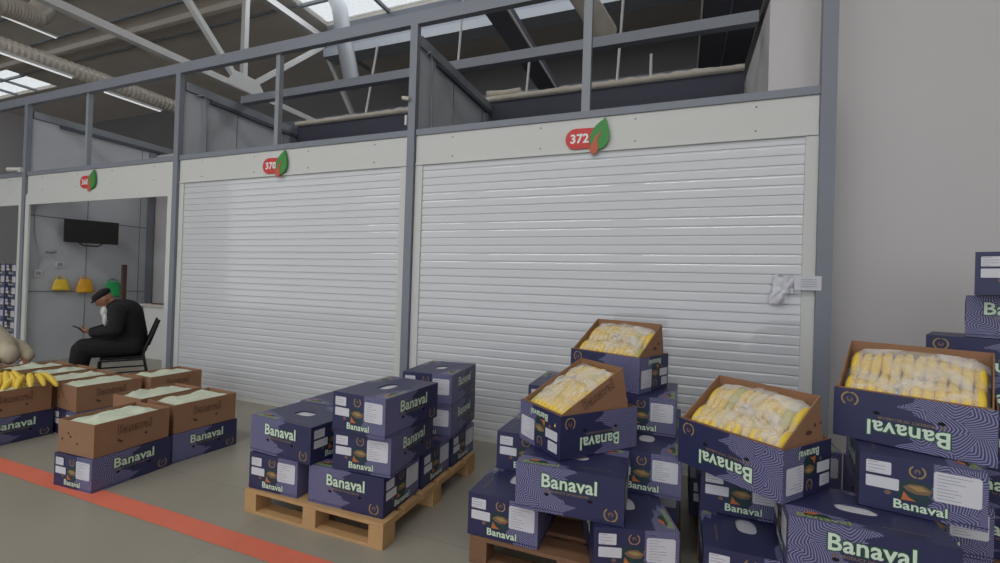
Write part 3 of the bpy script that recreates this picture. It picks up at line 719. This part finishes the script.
    # gathered folds and knot; the white ribbons also paint sheen on the film
    mb = MB(); kx = X0+cu*(X1-X0); ky = Y0+cv*(Y1-Y0); kz = rim(kx, ky)+hump(cu, cv)+.012
    for q in range(8):
        a = q*2*PI/8+.35+rnd.uniform(-.3, .3); Lr = rnd.uniform(.13, .24); L2 = []; R2 = []
        for st in range(9):
            uu = st/8; wv = .008+.018*uu; row2 = []
            for sd in (-1, -.5, 0, .5, 1):
                px = kx+math.cos(a)*Lr*uu-math.sin(a)*wv*sd; py = ky+math.sin(a)*Lr*uu*.9+math.cos(a)*wv*sd
                px = min(max(px, X0+.004), X1-.004); py = min(max(py, Y0+.002), Y1-.004); u, v = (px-X0)/(X1-X0), (py-Y0)/(Y1-Y0)
                e2 = min(1, min(u, 1-u, v, 1-v)*9)
                row2.append((px, py, rim(px, py)-.050*(1-e2)-.008+hump(u, v)*1.15+.012*(1-uu)+(.004 if abs(sd) == .5 else 0)))
            L2 += row2
        mb.add(L2, [(st*5+k2, (st+1)*5+k2, (st+1)*5+k2+1, st*5+k2+1) for st in range(8) for k2 in range(4)], 'film_knot', smooth=True)
    mb.ell((kx, ky, kz), (.020, .016, .016), 'film_knot', 12, 8)
    mb.build('film_knot', pf)
open_carton(0.013, 2.624, T(2)+.001, -0.681, 'back', 'open blue carton of bananas right of centre, between two other open ones', 'clear plastic bag of bananas tied with a white knot, in the middle open carton')
open_carton(0.707, 2.666, T(3)+.001, -0.44, 'back', 'open blue carton of bananas at the right frame edge, topmost of its column', 'clear plastic bag of bananas in the open carton at the right frame edge')
open_carton(-0.556, 2.337, T(2)+.001, 0.875, 'end', 'tilted open blue carton of bananas turned cornerwise, printed brown tray wall rising at its right', 'clear plastic bag of bananas in the cornerwise open carton')
open_carton(-0.718, 3.265, T(3)+.001, -0.4235, 'back', 'farthest open blue carton of bananas, highest one in front of the right shutter', 'clear plastic bag of bananas in the farthest open carton')

# ---------------------------------------------------------------- pallets
def pallet(x0, y0, lx, ly, wood, label, hgt=PH-.001):
    t = thing('pallet', label, 'pallet', (x0, y0, 0), 0, 'wooden pallets under the cartons')
    top = .020; bot = .018; n = 6; bwid = ly/n*0.8
    nb = 7; bw = lx/nb*.82
    def board(name, a, b): MB().box(a, b, wood).build(name, t, bev=.002)
    for i in range(n):                      # deck boards run along x
        y = i*(ly-bwid)/(n-1); board('deck_board', (0, y, hgt-top), (lx, y+bwid, hgt))
    for i in range(3):
        x = i*(lx-.10)/2
        board('stringer_board', (x, 0, hgt-2*top), (x+.10, ly, hgt-top-.0005))
        for j in range(3):
            y = j*(ly-.12)/2; board('block', (x, y, bot+.0005), (x+.10, y+.12, hgt-2*top-.0005))
    for j in range(3):
        y = j*(ly-.12)/2; board('bottom_board', (0, y, 0.0), (lx, y+.12, bot))
    return t
pallet(-2.585, 2.18, 1.07, 1.24, 'wood', 'pale wooden pallet under the carton stacks left of centre')
pallet(-1.03, 2.29, 1.07, 1.24, 'wood_dark', 'dark wooden pallet under the centre right carton stacks')  # uses the darker brown wood tone
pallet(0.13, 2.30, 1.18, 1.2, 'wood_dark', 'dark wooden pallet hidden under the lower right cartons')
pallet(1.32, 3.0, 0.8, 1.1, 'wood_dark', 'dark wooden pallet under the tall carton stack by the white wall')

# ---------------------------------------------------------------- papers taped on the shutters
def sheet(name, label, x0, x1, z0, z1, y, wav=.003, mesh_only=False):
    n = 14; mb = MB(); vs = []
    for i in range(n+1):
        for j in range(7):
            u, v = i/n, j/6; vs.append((x0+u*(x1-x0), y-.004-wav*abs(noise.noise(Vector((u*6, v*3, x0)))), z0+v*(z1-z0)))
    mb.add(vs, [(i*7+j, (i+1)*7+j, (i+1)*7+j+1, i*7+j+1) for i in range(n) for j in range(6)], 'paper', smooth=True)
    for k in range(4):
        z = z0+(z1-z0)*(.25+.16*k); mb.add([(x0+.04, y-.012, z), (x1-.03, y-.012, z), (x1-.03, y-.012, z+.003), (x0+.04, y-.012, z+.003)], [(0, 1, 2, 3)], 'grey_ink')
    return tag(mb.build(name), label, 'paper')
sheet('taped_paper', 'white printed paper strip taped across the right post of the 372 stall', 0.80, 0.975, 1.548, 1.655, GY-.082)
mb = MB(); vs = []; n = 16
for i in range(n+1):
    for j in range(n+1):
        u, v = i/n, j/n; px = .67+.14*u-.05*(1-v)*.4; pz = 1.44+.22*v
        if v < .35: px = .64+.12*u
        vs.append((px, GY-.055-.035*abs(noise.noise(Vector((u*3.2, v*3.2, 2.3))))-.02*math.sin(PI*u), pz+.015*noise.noise(Vector((u*4, v*4, 8)))))
mb.add(vs, [(i*(n+1)+j, (i+1)*(n+1)+j, (i+1)*(n+1)+j+1, i*(n+1)+j+1) for i in range(n) for j in range(n)], 'paper', smooth=True)
tag(mb.build('crumpled_paper'), 'crumpled white paper hanging at the left end of the taped strip by the right post', 'paper')
sheet('paper_strip', 'faint white paper strip stuck on the left shutter beside the middle post', -2.95, -2.80, 1.60, 1.655, GY-.004, .001)
sheet('paper_strip', 'faint white paper strip stuck on the right shutter beside the middle post', -2.475, -2.30, 1.60, 1.655, GY-.004, .001)

# ---------------------------------------------------------------- inside the open stall
t = thing('television', 'black flat television on a bracket on the grey stall wall', 'television', (GX[0]+.025, 4.86, 2.2), 0)
RT = Matrix.Translation((.23, 0, 0)) @ Matrix.Rotation(math.radians(-28), 4, 'Z') @ Matrix.Rotation(math.radians(5), 4, 'Y')
MB().box((-.02, -.36, -.19), (.02, .36, .21), 'black', RT).build('screen_housing', t, bev=.006); sh = [c for c in t.children][0]
MB().box((.0205, -.345, -.175), (.022, .345, .195), mat('screen_glass', srgb(24, 24, 28), .15), RT).build('screen', sh)
mb = MB(); mb.box((0, -.05, -.12), (.21, .05, .12), 'black_metal'); mb.tube([(.15, -.14, -.19), (.18, -.09, -.235), (.24, .09, -.235), (.27, .14, -.19)], .012, 'black_metal'); mb.build('wall_bracket', t)
def hanging_bag(y, z, wd, h, m, label, handles=2):
    t = thing('hanging_bag', label, 'bag', (GX[0]+.02, y, z), 0, 'plastic bags hanging on the grey stall wall')
    mb = MB(); n = 20; rings = 12; vs = []
    for i in range(rings+1):
        v = i/rings
        for k in range(n):
            a = 2*PI*k/n; r = (0.55+.45*(1-v)**.7) if v > .08 else .8+2*v
            jx = .018*noise.noise(Vector((math.cos(a)*2, math.sin(a)*2, v*3+y)))
            vs.append((.075+(.065+jx)*math.cos(a)*r*(1-.5*v), (wd/2+jx)*math.sin(a)*r, v*h-h))
    fs = [(i*n+k, i*n+(k+1) % n, (i+1)*n+(k+1) % n, (i+1)*n+k) for i in range(rings) for k in range(n)]+[tuple(range(n))[::-1]]
    mb.add(vs, fs, m, smooth=True); bb = mb.build('bag_body', t)
    for s in (-1, 1) if handles == 2 else (1,):
        MB().tube([(.075, s*wd*.28, -.02), (.06, s*wd*.22, .01), (.04, s*.03, .045), (.02, s*.0, .05)], .008, m, 8).build('handle', bb)
    MB().tube([(0, 0, .05), (.03, 0, .055)], .006, 'black_metal', 8).build('hook', t)
hanging_bag(4.53, 1.37, .26, .19, 'bag_yellow', 'yellow plastic bag hanging on the stall wall, left of the amber one')
hanging_bag(4.87, 1.38, .28, .24, 'bag_orange', 'amber yellow plastic bag hanging on the stall wall, below the television')
hanging_bag(5.30, 1.34, .34, .28, 'bag_green', 'green plastic bag hanging on the stall wall behind the seated man')
mb = MB(); mb.box((0, -.05, -.055), (.02, .05, .055), 'white'); mb.box((.02, -.03, -.03), (.024, .03, .03), 'grey_ink'); o = mb.build('wall_switch'); o.location = (GX[0]+.022, 4.25, 1.46); tag(o, 'small white switch box on the stall wall, the lower left one on the cable', 'switch', 'white switch boxes')
mb = MB(); mb.box((0, -.055, -.05), (.025, .055, .05), 'white'); mb.box((.025, -.035, -.03), (.029, .035, .03), 'grey_ink'); o = mb.build('wall_switch'); o.location = (GX[0]+.022, 4.53, 1.62); tag(o, 'small white socket box on the stall wall above the yellow bag', 'switch', 'white switch boxes')
mb = MB(); mb.tube([(GX[0]+.03, 4.19, 2.5), (GX[0]+.03, 4.20, 2.1), (GX[0]+.03, 4.25, 1.85), (GX[0]+.03, 4.25, 1.52)], .006, 'whitecloth', 8); tag(mb.build('cable'), 'thin pale cable running down the stall wall to the left switch box', 'cable')
mb = MB(); mb.tube([(0, 0, 0), (.10, 0, .02)], .015, 'black_metal'); mb.ell((.13, 0, .01), (.05, .07, .035), 'steel_light'); o = mb.build('wall_lamp'); o.location = (GX[0]+.022, 4.36, 1.82); tag(o, 'small round wall lamp on the stall wall left of the television', 'lamp')
t = thing('stall_counter', 'pale counter with a dark back edge behind the seated man', 'counter', (-9.05, 5.3, 0))
MB().box((0, 0, .93), (2.65, .60, .97), 'counter').build('worktop', t, bev=.004)
MB().box((.05, .05, 0), (2.6, .55, .93), 'white').build('cabinet', t)
MB().box((.3, .02, .97), (2.65, .05, .995), 'brown_pole').build('edge_board', t)
mb = MB(); mb.box((-9.40, 5.20, 0), (-9.34, 5.26, 1.66), 'brown_pole'); tag(mb.build('pole'), 'thin dark brown pole standing behind the seated man', 'pole')
mb = MB(); mb.tube([(-9.06, 5.98, 1.70), (-9.02, 5.92, 1.69), (-8.96, 5.90, 1.66)], .02, 'whitecloth'); mb.ell((-8.93, 5.90, 1.64), (.05, .03, .035), 'whitecloth'); tag(mb.build('wall_hook'), 'small white fitting on the back stall wall right of the brown pole', 'hook')
# cctv
t = thing('security_camera', 'small white security camera on the stall post at the far left', 'camera', (GX[0]-.06, GY-.10, 3.13))
ho = MB().tube([(0, 0, 0), (-.17, -.08, -.01)], .032, 'white', 14).build('housing', t)
MB().tube([(-.17, -.08, -.01), (-.18, -.085, -.01)], .026, 'black', 14).build('lens', ho)
MB().box((-.03, -.02, -.05), (.05, .06, .03), 'white').build('mount', t)
# cartons inside the far left stall
for q, (xx, side) in enumerate(((-12.50, 'right'), (-12.93, 'left'))):
    for k in range(7):
        carton(xx, 5.05, .001+CHs*k, 1.57, 'blue carton in the %s stack inside the far left stall, %s from the floor' % (side, ['first', 'second', 'third', 'fourth', 'fifth', 'sixth', 'seventh'][k]), 'blue cartons stacked inside the far left stall')

# ---------------------------------------------------------------- people
def remeshed(mb, name, parent, m, vox=.008, smooth=4):
    me = mb.mesh(name+'_src'); o = bpy.data.objects.new('tmp', me); C.objects.link(o)
    r = o.modifiers.new('r', 'REMESH'); r.mode = 'VOXEL'; r.voxel_size = vox; r.use_smooth_shade = True
    s = o.modifiers.new('s', 'SMOOTH'); s.iterations = smooth; s.factor = .5
    dg = bpy.context.evaluated_depsgraph_get(); dg.update()
    me2 = bpy.data.meshes.new_from_object(o.evaluated_get(dg)); bpy.data.objects.remove(o)
    me2.name = name; me2.materials.clear(); me2.materials.append(M[m])
    for p in me2.polygons: p.material_index = 0
    q = bpy.data.objects.new(name, me2); C.objects.link(q); q.parent = parent; return q
def cap(mb, a, b, ra, rb):
    a, b = Vector(a), Vector(b); n = 6
    mb.tube([a+(b-a)*i/n for i in range(n+1)], [ra+(rb-ra)*i/n for i in range(n+1)], 'skin', 14)
    mb.ell(a, (ra,)*3, 'skin', 14, 8); mb.ell(b, (rb,)*3, 'skin', 14, 8)
def chain(mb, pts, rs):
    for i in range(len(pts)-1): cap(mb, pts[i], pts[i+1], rs[i], rs[i+1])
def hand_geo(mb, wrist, d, nrm, curl=.5, sz=1.0):
    """palm + five fingers; d = pointing direction, nrm = palm normal"""
    wv = Vector(wrist); d = Vector(d).normalized(); nn = Vector(nrm).normalized(); nn = (nn-d*nn.dot(d)).normalized(); s = d.cross(nn)
    for i in range(4):
        off = (i-1.5)*.020*sz
        cap(mb, wv+s*off*.7+d*.01, wv+d*.085*sz+s*off, .014*sz, .012*sz)
        Lf = [.068, .078, .072, .056][i]*sz; p = wv+d*.088*sz+s*off; dd = d.copy()
        for k in range(3):
            dd = (dd+nn*curl*.6).normalized(); q = p+dd*Lf*[.45, .32, .25][k]; cap(mb, p, q, (.0095-.0012*k)*sz, (.0088-.0012*k)*sz); p = q
    p = wv+d*.02*sz-s*.028*sz; q = p+(d*.6-s*.8+nn*.3).normalized()*.035*sz; cap(mb, p, q, .013*sz, .011*sz); q2 = q+(d+nn*.5-s*.1).normalized()*.030*sz; cap(mb, q, q2, .011*sz, .009*sz)
# seated man: local frame, facing +x, seat height .46, hip at origin
man = thing('person', 'person in black coat and flat cap sitting hunched on a chair, holding a phone', 'person', (-6.76, 3.86, 0), math.atan2(-.86, -.51)); man.scale = (1.0,)*3
hipL, hipR = Vector((0.02, .10, .56)), Vector((0.02, -.10, .56))
knL, knR = Vector((.45, .15, .55)), Vector((.45, -.14, .55)); anL, anR = Vector((.52, .14, .10)), Vector((.50, -.15, .10))
waist, chest, neck = Vector((.00, 0, .72)), Vector((.07, 0, .97)), Vector((.17, 0, 1.11)); head = Vector((.255, 0, 1.175))
shL, shR = Vector((.11, .18, 1.03)), Vector((.11, -.18, 1.03)); elL, elR = Vector((.14, .25, .79)), Vector((.16, -.24, .79)); wrL, wrR = Vector((.37, .10, .74)), Vector((.39, -.08, .74))
mb = MB()
for a, b, c in ((hipL, knL, anL), (hipR, knR, anR)):
    chain(mb, [a, b, c], [.085, .06, .04]); cap(mb, c+Vector((-.02, 0, -.03)), c+Vector((.15, 0, -.06)), .038, .032)
cap(mb, (0, -.05, .56), (0, .05, .56), .11, .11); chain(mb, [Vector((0, 0, .60)), waist, chest], [.12, .125, .14]); cap(mb, shL, shR, .07, .07); chain(mb, [chest, neck, head], [.10, .06, .06])
for a, b, c in ((shL, elL, wrL), (shR, elR, wrR)): chain(mb, [a, b, c], [.055, .042, .028])
hand_geo(mb, wrL, (.5, -.35, .25), (0, -.5, .9), .55); hand_geo(mb, wrR, (.6, .3, .2), (0, .4, .9), .55)
HT = Matrix.Translation(head) @ Matrix.Rotation(.75, 4, 'Y')
mb.ell((0.01, 0, .015), (.098, .076, .115), 'skin', 20, 14, HT); mb.ell((.045, 0, -.055), (.05, .05, .05), 'skin', 14, 8, HT)
mb.ell((.112, 0, -.005), (.018, .013, .025), 'skin', 10, 8, HT)
for s in (-1, 1): mb.ell((.0, s*.078, .0), (.018, .010, .030), 'skin', 10, 8, HT); mb.ell((.088, s*.032, .028), (.018, .02, .008), 'skin', 10, 6, HT)
mb.ell((.095, 0, -.05), (.014, .026, .008), 'skin', 10, 6, HT)
remeshed(mb, 'body', man, 'skin', .007, 3)
mb = MB()
chain(mb, [Vector((-.02, 0, .56)), waist+Vector((-.01, 0, 0)), chest+Vector((-.02, 0, 0)), Vector((.14, 0, 1.06))], [.19, .185, .20, .115]); cap(mb, shL, shR, .105, .105); cap(mb, (-.03, -.10, .57), (-.03, .10, .57), .14, .14)
for a, b, c in ((shL, elL, wrL), (shR, elR, wrR)): chain(mb, [a, b, c+(b-c)*.12], [.098, .078, .058])
for a, b in ((hipL, knL), (hipR, knR)): cap(mb, a, a+(b-a)*.8, .13, .115)
remeshed(mb, 'coat', man, 'cloth_black', .010, 4)
mb = MB()
for a, b, c in ((hipL, knL, anL), (hipR, knR, anR)): chain(mb, [a, b, c+Vector((0, 0, .02))], [.12, .105, .07])
remeshed(mb, 'trousers', man, 'cloth_black', .010, 4)
mb = MB()
for c in (anL, anR): cap(mb, c+Vector((-.03, 0, -.05)), c+Vector((.16, 0, -.065)), .045, .033)
remeshed(mb, 'shoes', man, 'black', .008, 3)
mb = MB(); mb.ell((-.005, 0, .065), (.115, .092, .058), 'cloth_black', 20, 12, HT); mb.ell((.085, 0, .05), (.062, .072, .014), 'cloth_black', 16, 8, HT); remeshed(mb, 'flat_cap', man, 'cloth_black', .007, 2)
mb = MB(); mb.ell((.25, 0, 1.01), (.05, .07, .08), 'whitecloth'); mb.ell((.24, .02, .92), (.035, .06, .10), 'whitecloth'); remeshed(mb, 'scarf', man, 'whitecloth', .008, 2)
mb = MB(); PT = Matrix.Translation((.49, .01, .80)) @ Matrix.Rotation(-.5, 4, 'Y'); mb.box((-.07, -.035, -.005), (.07, .035, .005), 'black', PT)
o = mb.build('smartphone', bev=.002); o.location = man.location; o.rotation_euler = man.rotation_euler; o.scale = man.scale; tag(o, 'dark phone held in the hands of the seated person', 'phone')
# chair
ch = thing('chair', 'black metal chair with a mesh back under the seated person', 'chair', (-6.79, 3.83, 0), man.rotation_euler.z)
MB().box((-.20, -.22, .405), (.24, .22, .432), 'cloth_black').build('seat', ch, bev=.012)
mb = MB(); vs = []; k = 8
for i in range(k+1):
    for j in range(k+1):
        u, v = i/k, j/k; vs.append((-.225-.10*v-.03*math.sin(PI*u), -.21+.42*u, .56+.32*v))
fs = [(i*(k+1)+j, (i+1)*(k+1)+j, (i+1)*(k+1)+j+1, i*(k+1)+j+1) for i in range(k) for j in range(k)]
mb.add(vs, fs, 'cloth_black', smooth=True); mb.add([(a-.015, b, c) for a, b, c in vs], [f[::-1] for f in fs], 'cloth_black', smooth=True); mb.build('backrest', ch)
for s in (-1, 1):
    MB().tube([(-.19, s*.225, .41), (-.215, s*.225, .55), (-.335, s*.225, .90)], .012, 'black_metal').build('back_frame', ch)
    MB().tube([(.24, s*.215, .40), (.27, s*.225, .0)], .012, 'black_metal').build('leg', ch)
    MB().tube([(-.20, s*.215, .40), (-.27, s*.225, .0)], .012, 'black_metal').build('leg', ch)
    MB().tube([(.25, s*.22, .24), (-.23, s*.22, .24)], .010, 'black_metal').build('side_bar', ch)
    MB().tube([(.24, s*.215, .392), (-.20, s*.215, .392)], .012, 'black_metal').build('seat_rail', ch)
MB().tube([(.252, -.22, .22), (.252, .22, .22)], .009, 'black_metal').build('cross_bar', ch)
# bending person in beige at the left frame edge (most of the figure is outside the frame)
pb = thing('person', 'person in beige jacket bending low over the boxes at the left frame edge', 'person', (-8.05, 2.95, 0), 0); pb.scale = (.93,)*3
hp = Vector((0, 0, .80)); mb = MB()
for s in (-1, 1): chain(mb, [hp+Vector((0, s*.10, 0)), Vector((.03, s*.12, .46)), Vector((-.05, s*.13, .09))], [.085, .06, .042]); cap(mb, (-.07, s*.13, .045), (.11, s*.14, .04), .04, .034)
ch1, nk, hd = Vector((.50, 0, .62)), Vector((.62, 0, .58)), Vector((.72, 0, .52))
chain(mb, [hp, Vector((.22, 0, .74)), ch1], [.13, .12, .13]); chain(mb, [ch1, nk, hd], [.10, .06, .06]); mb.ell(hd, (.09, .075, .11), 'skin')
for s in (-1, 1):
    a, b, c = Vector((.50, s*.17, .60)), Vector((.60, s*.22, .50)), Vector((.74, s*.16, .48)); chain(mb, [a, b, c], [.05, .042, .028]); hand_geo(mb, c, (.4, -s*.2, -.4), (-1, 0, -.2), .4)
remeshed(mb, 'body', pb, 'skin', .009, 3)
mb = MB(); chain(mb, [hp+Vector((-.02, 0, 0)), Vector((.22, 0, .74)), ch1+Vector((0, 0, .0)), nk], [.16, .165, .165, .11]); cap(mb, (.48, -.15, .61), (.48, .15, .61), .10, .10)
for s in (-1, 1): chain(mb, [Vector((.50, s*.17, .60)), Vector((.60, s*.22, .50)), Vector((.73, s*.165, .485))], [.095, .08, .06])
mb.ell(hd+Vector((-.01, 0, .02)), (.115, .10, .125), 'skin'); remeshed(mb, 'jacket', pb, 'beige_cloth', .012, 5)
mb = MB()
for s in (-1, 1): chain(mb, [hp+Vector((0, s*.09, -.02)), Vector((.03, s*.12, .46)), Vector((-.05, s*.13, .12))], [.125, .085, .06])
remeshed(mb, 'trousers', pb, mat and 'cloth_black', .012, 4)

# ---------------------------------------------------------------- roof furniture
def corrug(name, pts, r, label, m='duct', pitch=.05, cat='duct', amp=.10):
    P = [Vector(p) for p in pts]; out = []; rs = []
    for i in range(len(P)-1):
        n = max(2, int((P[i+1]-P[i]).length/(pitch/2)))
        for k in range(n): out.append(P[i]+(P[i+1]-P[i])*k/n)
    out.append(P[-1]); rs = [r*(1+(amp if i % 2 else 0)) for i in range(len(out))]
    return tag(MB().tube(out, rs, m, 18, smooth=amp < .05).build(name), label, cat)
corrug('ventilation_duct', [(-10.1, -2, 5.0), (-10.0, 3.8, 5.02), (-9.82, 5.0, 4.98), (-9.80, 7.4, 4.96)], .125, 'long ribbed aluminium duct running back above the open stall', 'duct', .075, 'duct', .07)
corrug('ventilation_duct', [(-10.9, 2.0, 6.0), (-10.85, 4.0, 6.0), (-11.0, 4.55, 6.1), (-11.3, 4.8, 6.4), (-11.3, 4.8, 8.0)], .17, 'short curved aluminium duct in the upper left corner under the roof')
corrug('ventilation_duct', [(-6.72, 8.0, 5.7), (-6.95, 8.0, 6.6), (-7.15, 8.0, 7.5), (-7.4, 8.0, 8.0)], .17, 'vertical grey duct coming down beside the bright skylight', 'steel_light', .2, 'duct', .01)
corrug('ventilation_duct', [(-1.45, 4.6, 5.35), (-1.30, 5.4, 5.2), (-1.02, 6.25, 4.95)], .15, 'smooth silver duct crossing above the right stall', 'duct', .2, 'duct', .01)
def tubelight(loc, L, label):
    t = thing('strip_light', label, 'lamp', loc, 0, 'long ceiling strip lights')
    ho = MB().box((-.03, 0, .03), (.03, L, .06), 'trusswhite').build('housing', t); MB().tube([(0, .02, .015), (0, L-.02, .015)], .012, 'tube', 10).build('lamp_tube', ho)
tubelight((-9.72, 3.0, 4.78), 1.55, 'bright strip light hanging below the long ribbed duct, nearer one')
tubelight((-9.75, 5.0, 4.74), 1.0, 'bright strip light behind the top beam below the long ribbed duct')
tubelight((-11.25, 4.2, 5.95), .8, 'short strip light under the curved duct in the upper left corner')
# truss
tr = thing('roof_truss', 'pale steel roof truss running back above the middle stalls', 'truss', (0, 0, 0))
X = -8.7
MB().bar((X, 0, 5.45), (X, 10.6, 5.47), .14, .12, 'trusswhite').build('bottom_chord', tr)
MB().bar((X, 0, 7.68), (X, 11, 7.68), .14, .14, 'trusswhite').build('top_chord', tr)
for a, b in (((4.75, 7.6), (6.9, 5.5)), ((6.95, 7.6), (6.95, 5.5)), ((7.0, 5.5), (9.2, 7.5)), ((9.2, 7.5), (11.0, 5.5)), ((2.9, 5.5), (4.7, 7.6)), ((2.8, 7.6), (1.0, 5.5))):
    MB().bar((X, a[0], a[1]), (X, b[0], b[1]), .10, .11, 'trusswhite', up=(1, 0, 0)).build('diagonal', tr)
MB().add([(X+.08, 6.5, 5.42), (X+.08, 7.5, 5.42), (X+.08, 7.25, 5.75), (X+.08, 6.7, 5.75), (X+.06, 6.5, 5.42), (X+.06, 7.5, 5.42), (X+.06, 7.25, 5.75), (X+.06, 6.7, 5.75)], [(0,1,2,3),(7,6,5,4),(0,4,5,1),(1,5,6,2),(2,6,7,3),(3,7,4,0)], 'trusswhite').build('gusset_plate', tr)
# dark rafters and rods above the right stall
def rafter(x, wd, y0, y1, z, label):
    t = thing('rafter', label, 'beam', (x, y0, z), 0)
    MB().box((-wd/2, 0, 0), (wd/2, y1-y0, .16), 'roofdark').build('rafter_web', t); MB().box((wd/2, 0, -.005), (wd/2+.02, y1-y0, .03), 'trusswhite').build('pale_strip', t)
rafter(-2.30, .30, 5.0, 8.1, 5.02, 'dark rafter with a pale edge above the left part of the right stall')
t = thing('soffit_duct', 'wide dark boxed duct running back beside the white wall', 'duct', (.45, 4.6, 5.02))
MB().box((-.28, 0, 0), (.38, 5.2, .5), 'roofdark').build('duct_casing', t); MB().box((-.30, .2, -.01), (-.285, 3.2, .03), 'trusswhite').build('pale_strip', t); MB().box((.385, .9, -.01), (.40, 2.6, .03), 'trusswhite').build('pale_strip', t); MB().box((.04, 0, -.02), (.055, 5.2, 0), 'steel').build('casing_seam', t)  # pale side strips paint the slits of light along the casing
for i, (x, z0, x1, z1) in enumerate([(-4.82, 4.16, -4.62, 5.3), (-3.20, 4.16, -3.10, 5.9), (-2.08, 4.16, -2.04, 4.75), (-.84, 4.16, -.77, 5.6), (-.42, 4.16, -.42, 4.5)]):
    tag(MB().tube([(x, 6.06, z0), (x1, 6.06, z1)], .018, 'trusswhite', 8).build('metal_rod'), ['slanted pale rod on the dark board, right of the vertical duct', 'pale rod on the dark board just right of the middle post', 'short pale rod on the dark board at the rafter', 'tall pale rod on the dark board right of the thin post', 'short pale rod farthest right on the dark board'][i], 'rod', 'thin pale rods standing on the dark board')
mb = MB(); mb.tube([(-2.65, 5.99, 4.245), (-2.4, 6.03, 4.24), (-2.15, 6.02, 4.245)], .035, 'foam', 10); tag(mb.build('foam_roll'), 'pale foam roll on the dark board, nearer the rafter', 'insulation', 'foam rolls')
mb = MB(); mb.tube([(-3.1, 6.0, 4.235), (-2.75, 6.04, 4.235)], .03, 'foam', 10); tag(mb.build('foam_roll'), 'pale foam roll on the dark board, nearer the middle post', 'insulation', 'foam rolls')
t = thing('shoe', 'dark shoe tip at the left frame edge beside the red line', 'shoe', (-5.17, 1.90, 0), 0.15)
MB().ell((0, 0, .040), (.15, .05, .040), 'black', 20, 10).build('upper', t); MB().ell((0, 0, .012), (.158, .056, .012), 'roofdark', 20, 6).build('sole', t)
mb = MB(); x = GX[2]; mb.tube([(x+.06, 4.22, 3.95), (x+.06, 4.28, 4.0), (x+.05, 4.34, 3.9), (x+.05, 4.36, 3.12)], .012, 'steel_light', 8); tag(mb.build('conduit'), 'thin grey conduit running down the partition beside the middle post', 'pipe', 'conduits on the partitions')
mb = MB(); x = GX[1]; mb.tube([(x+.06, 4.25, 3.95), (x+.06, 4.36, 4.0), (x+.05, 4.40, 3.9), (x+.05, 4.42, 3.12)], .012, 'steel_light', 8); tag(mb.build('conduit'), 'thin grey conduit running down the partition beside the left shutter post', 'pipe', 'conduits on the partitions')
mb = MB(); mb.box((GX[2]-.07, GY-.095, 3.14), (GX[2]-.048, GY-.05, 3.24), 'white'); mb.tube([(GX[2]-.10, GY-.10, 3.42), (GX[2]-.02, GY-.10, 3.40)], .02, 'foam'); tag(mb.build('cable_clip'), 'small pale clip fixed on the middle post above the fascia', 'clip')
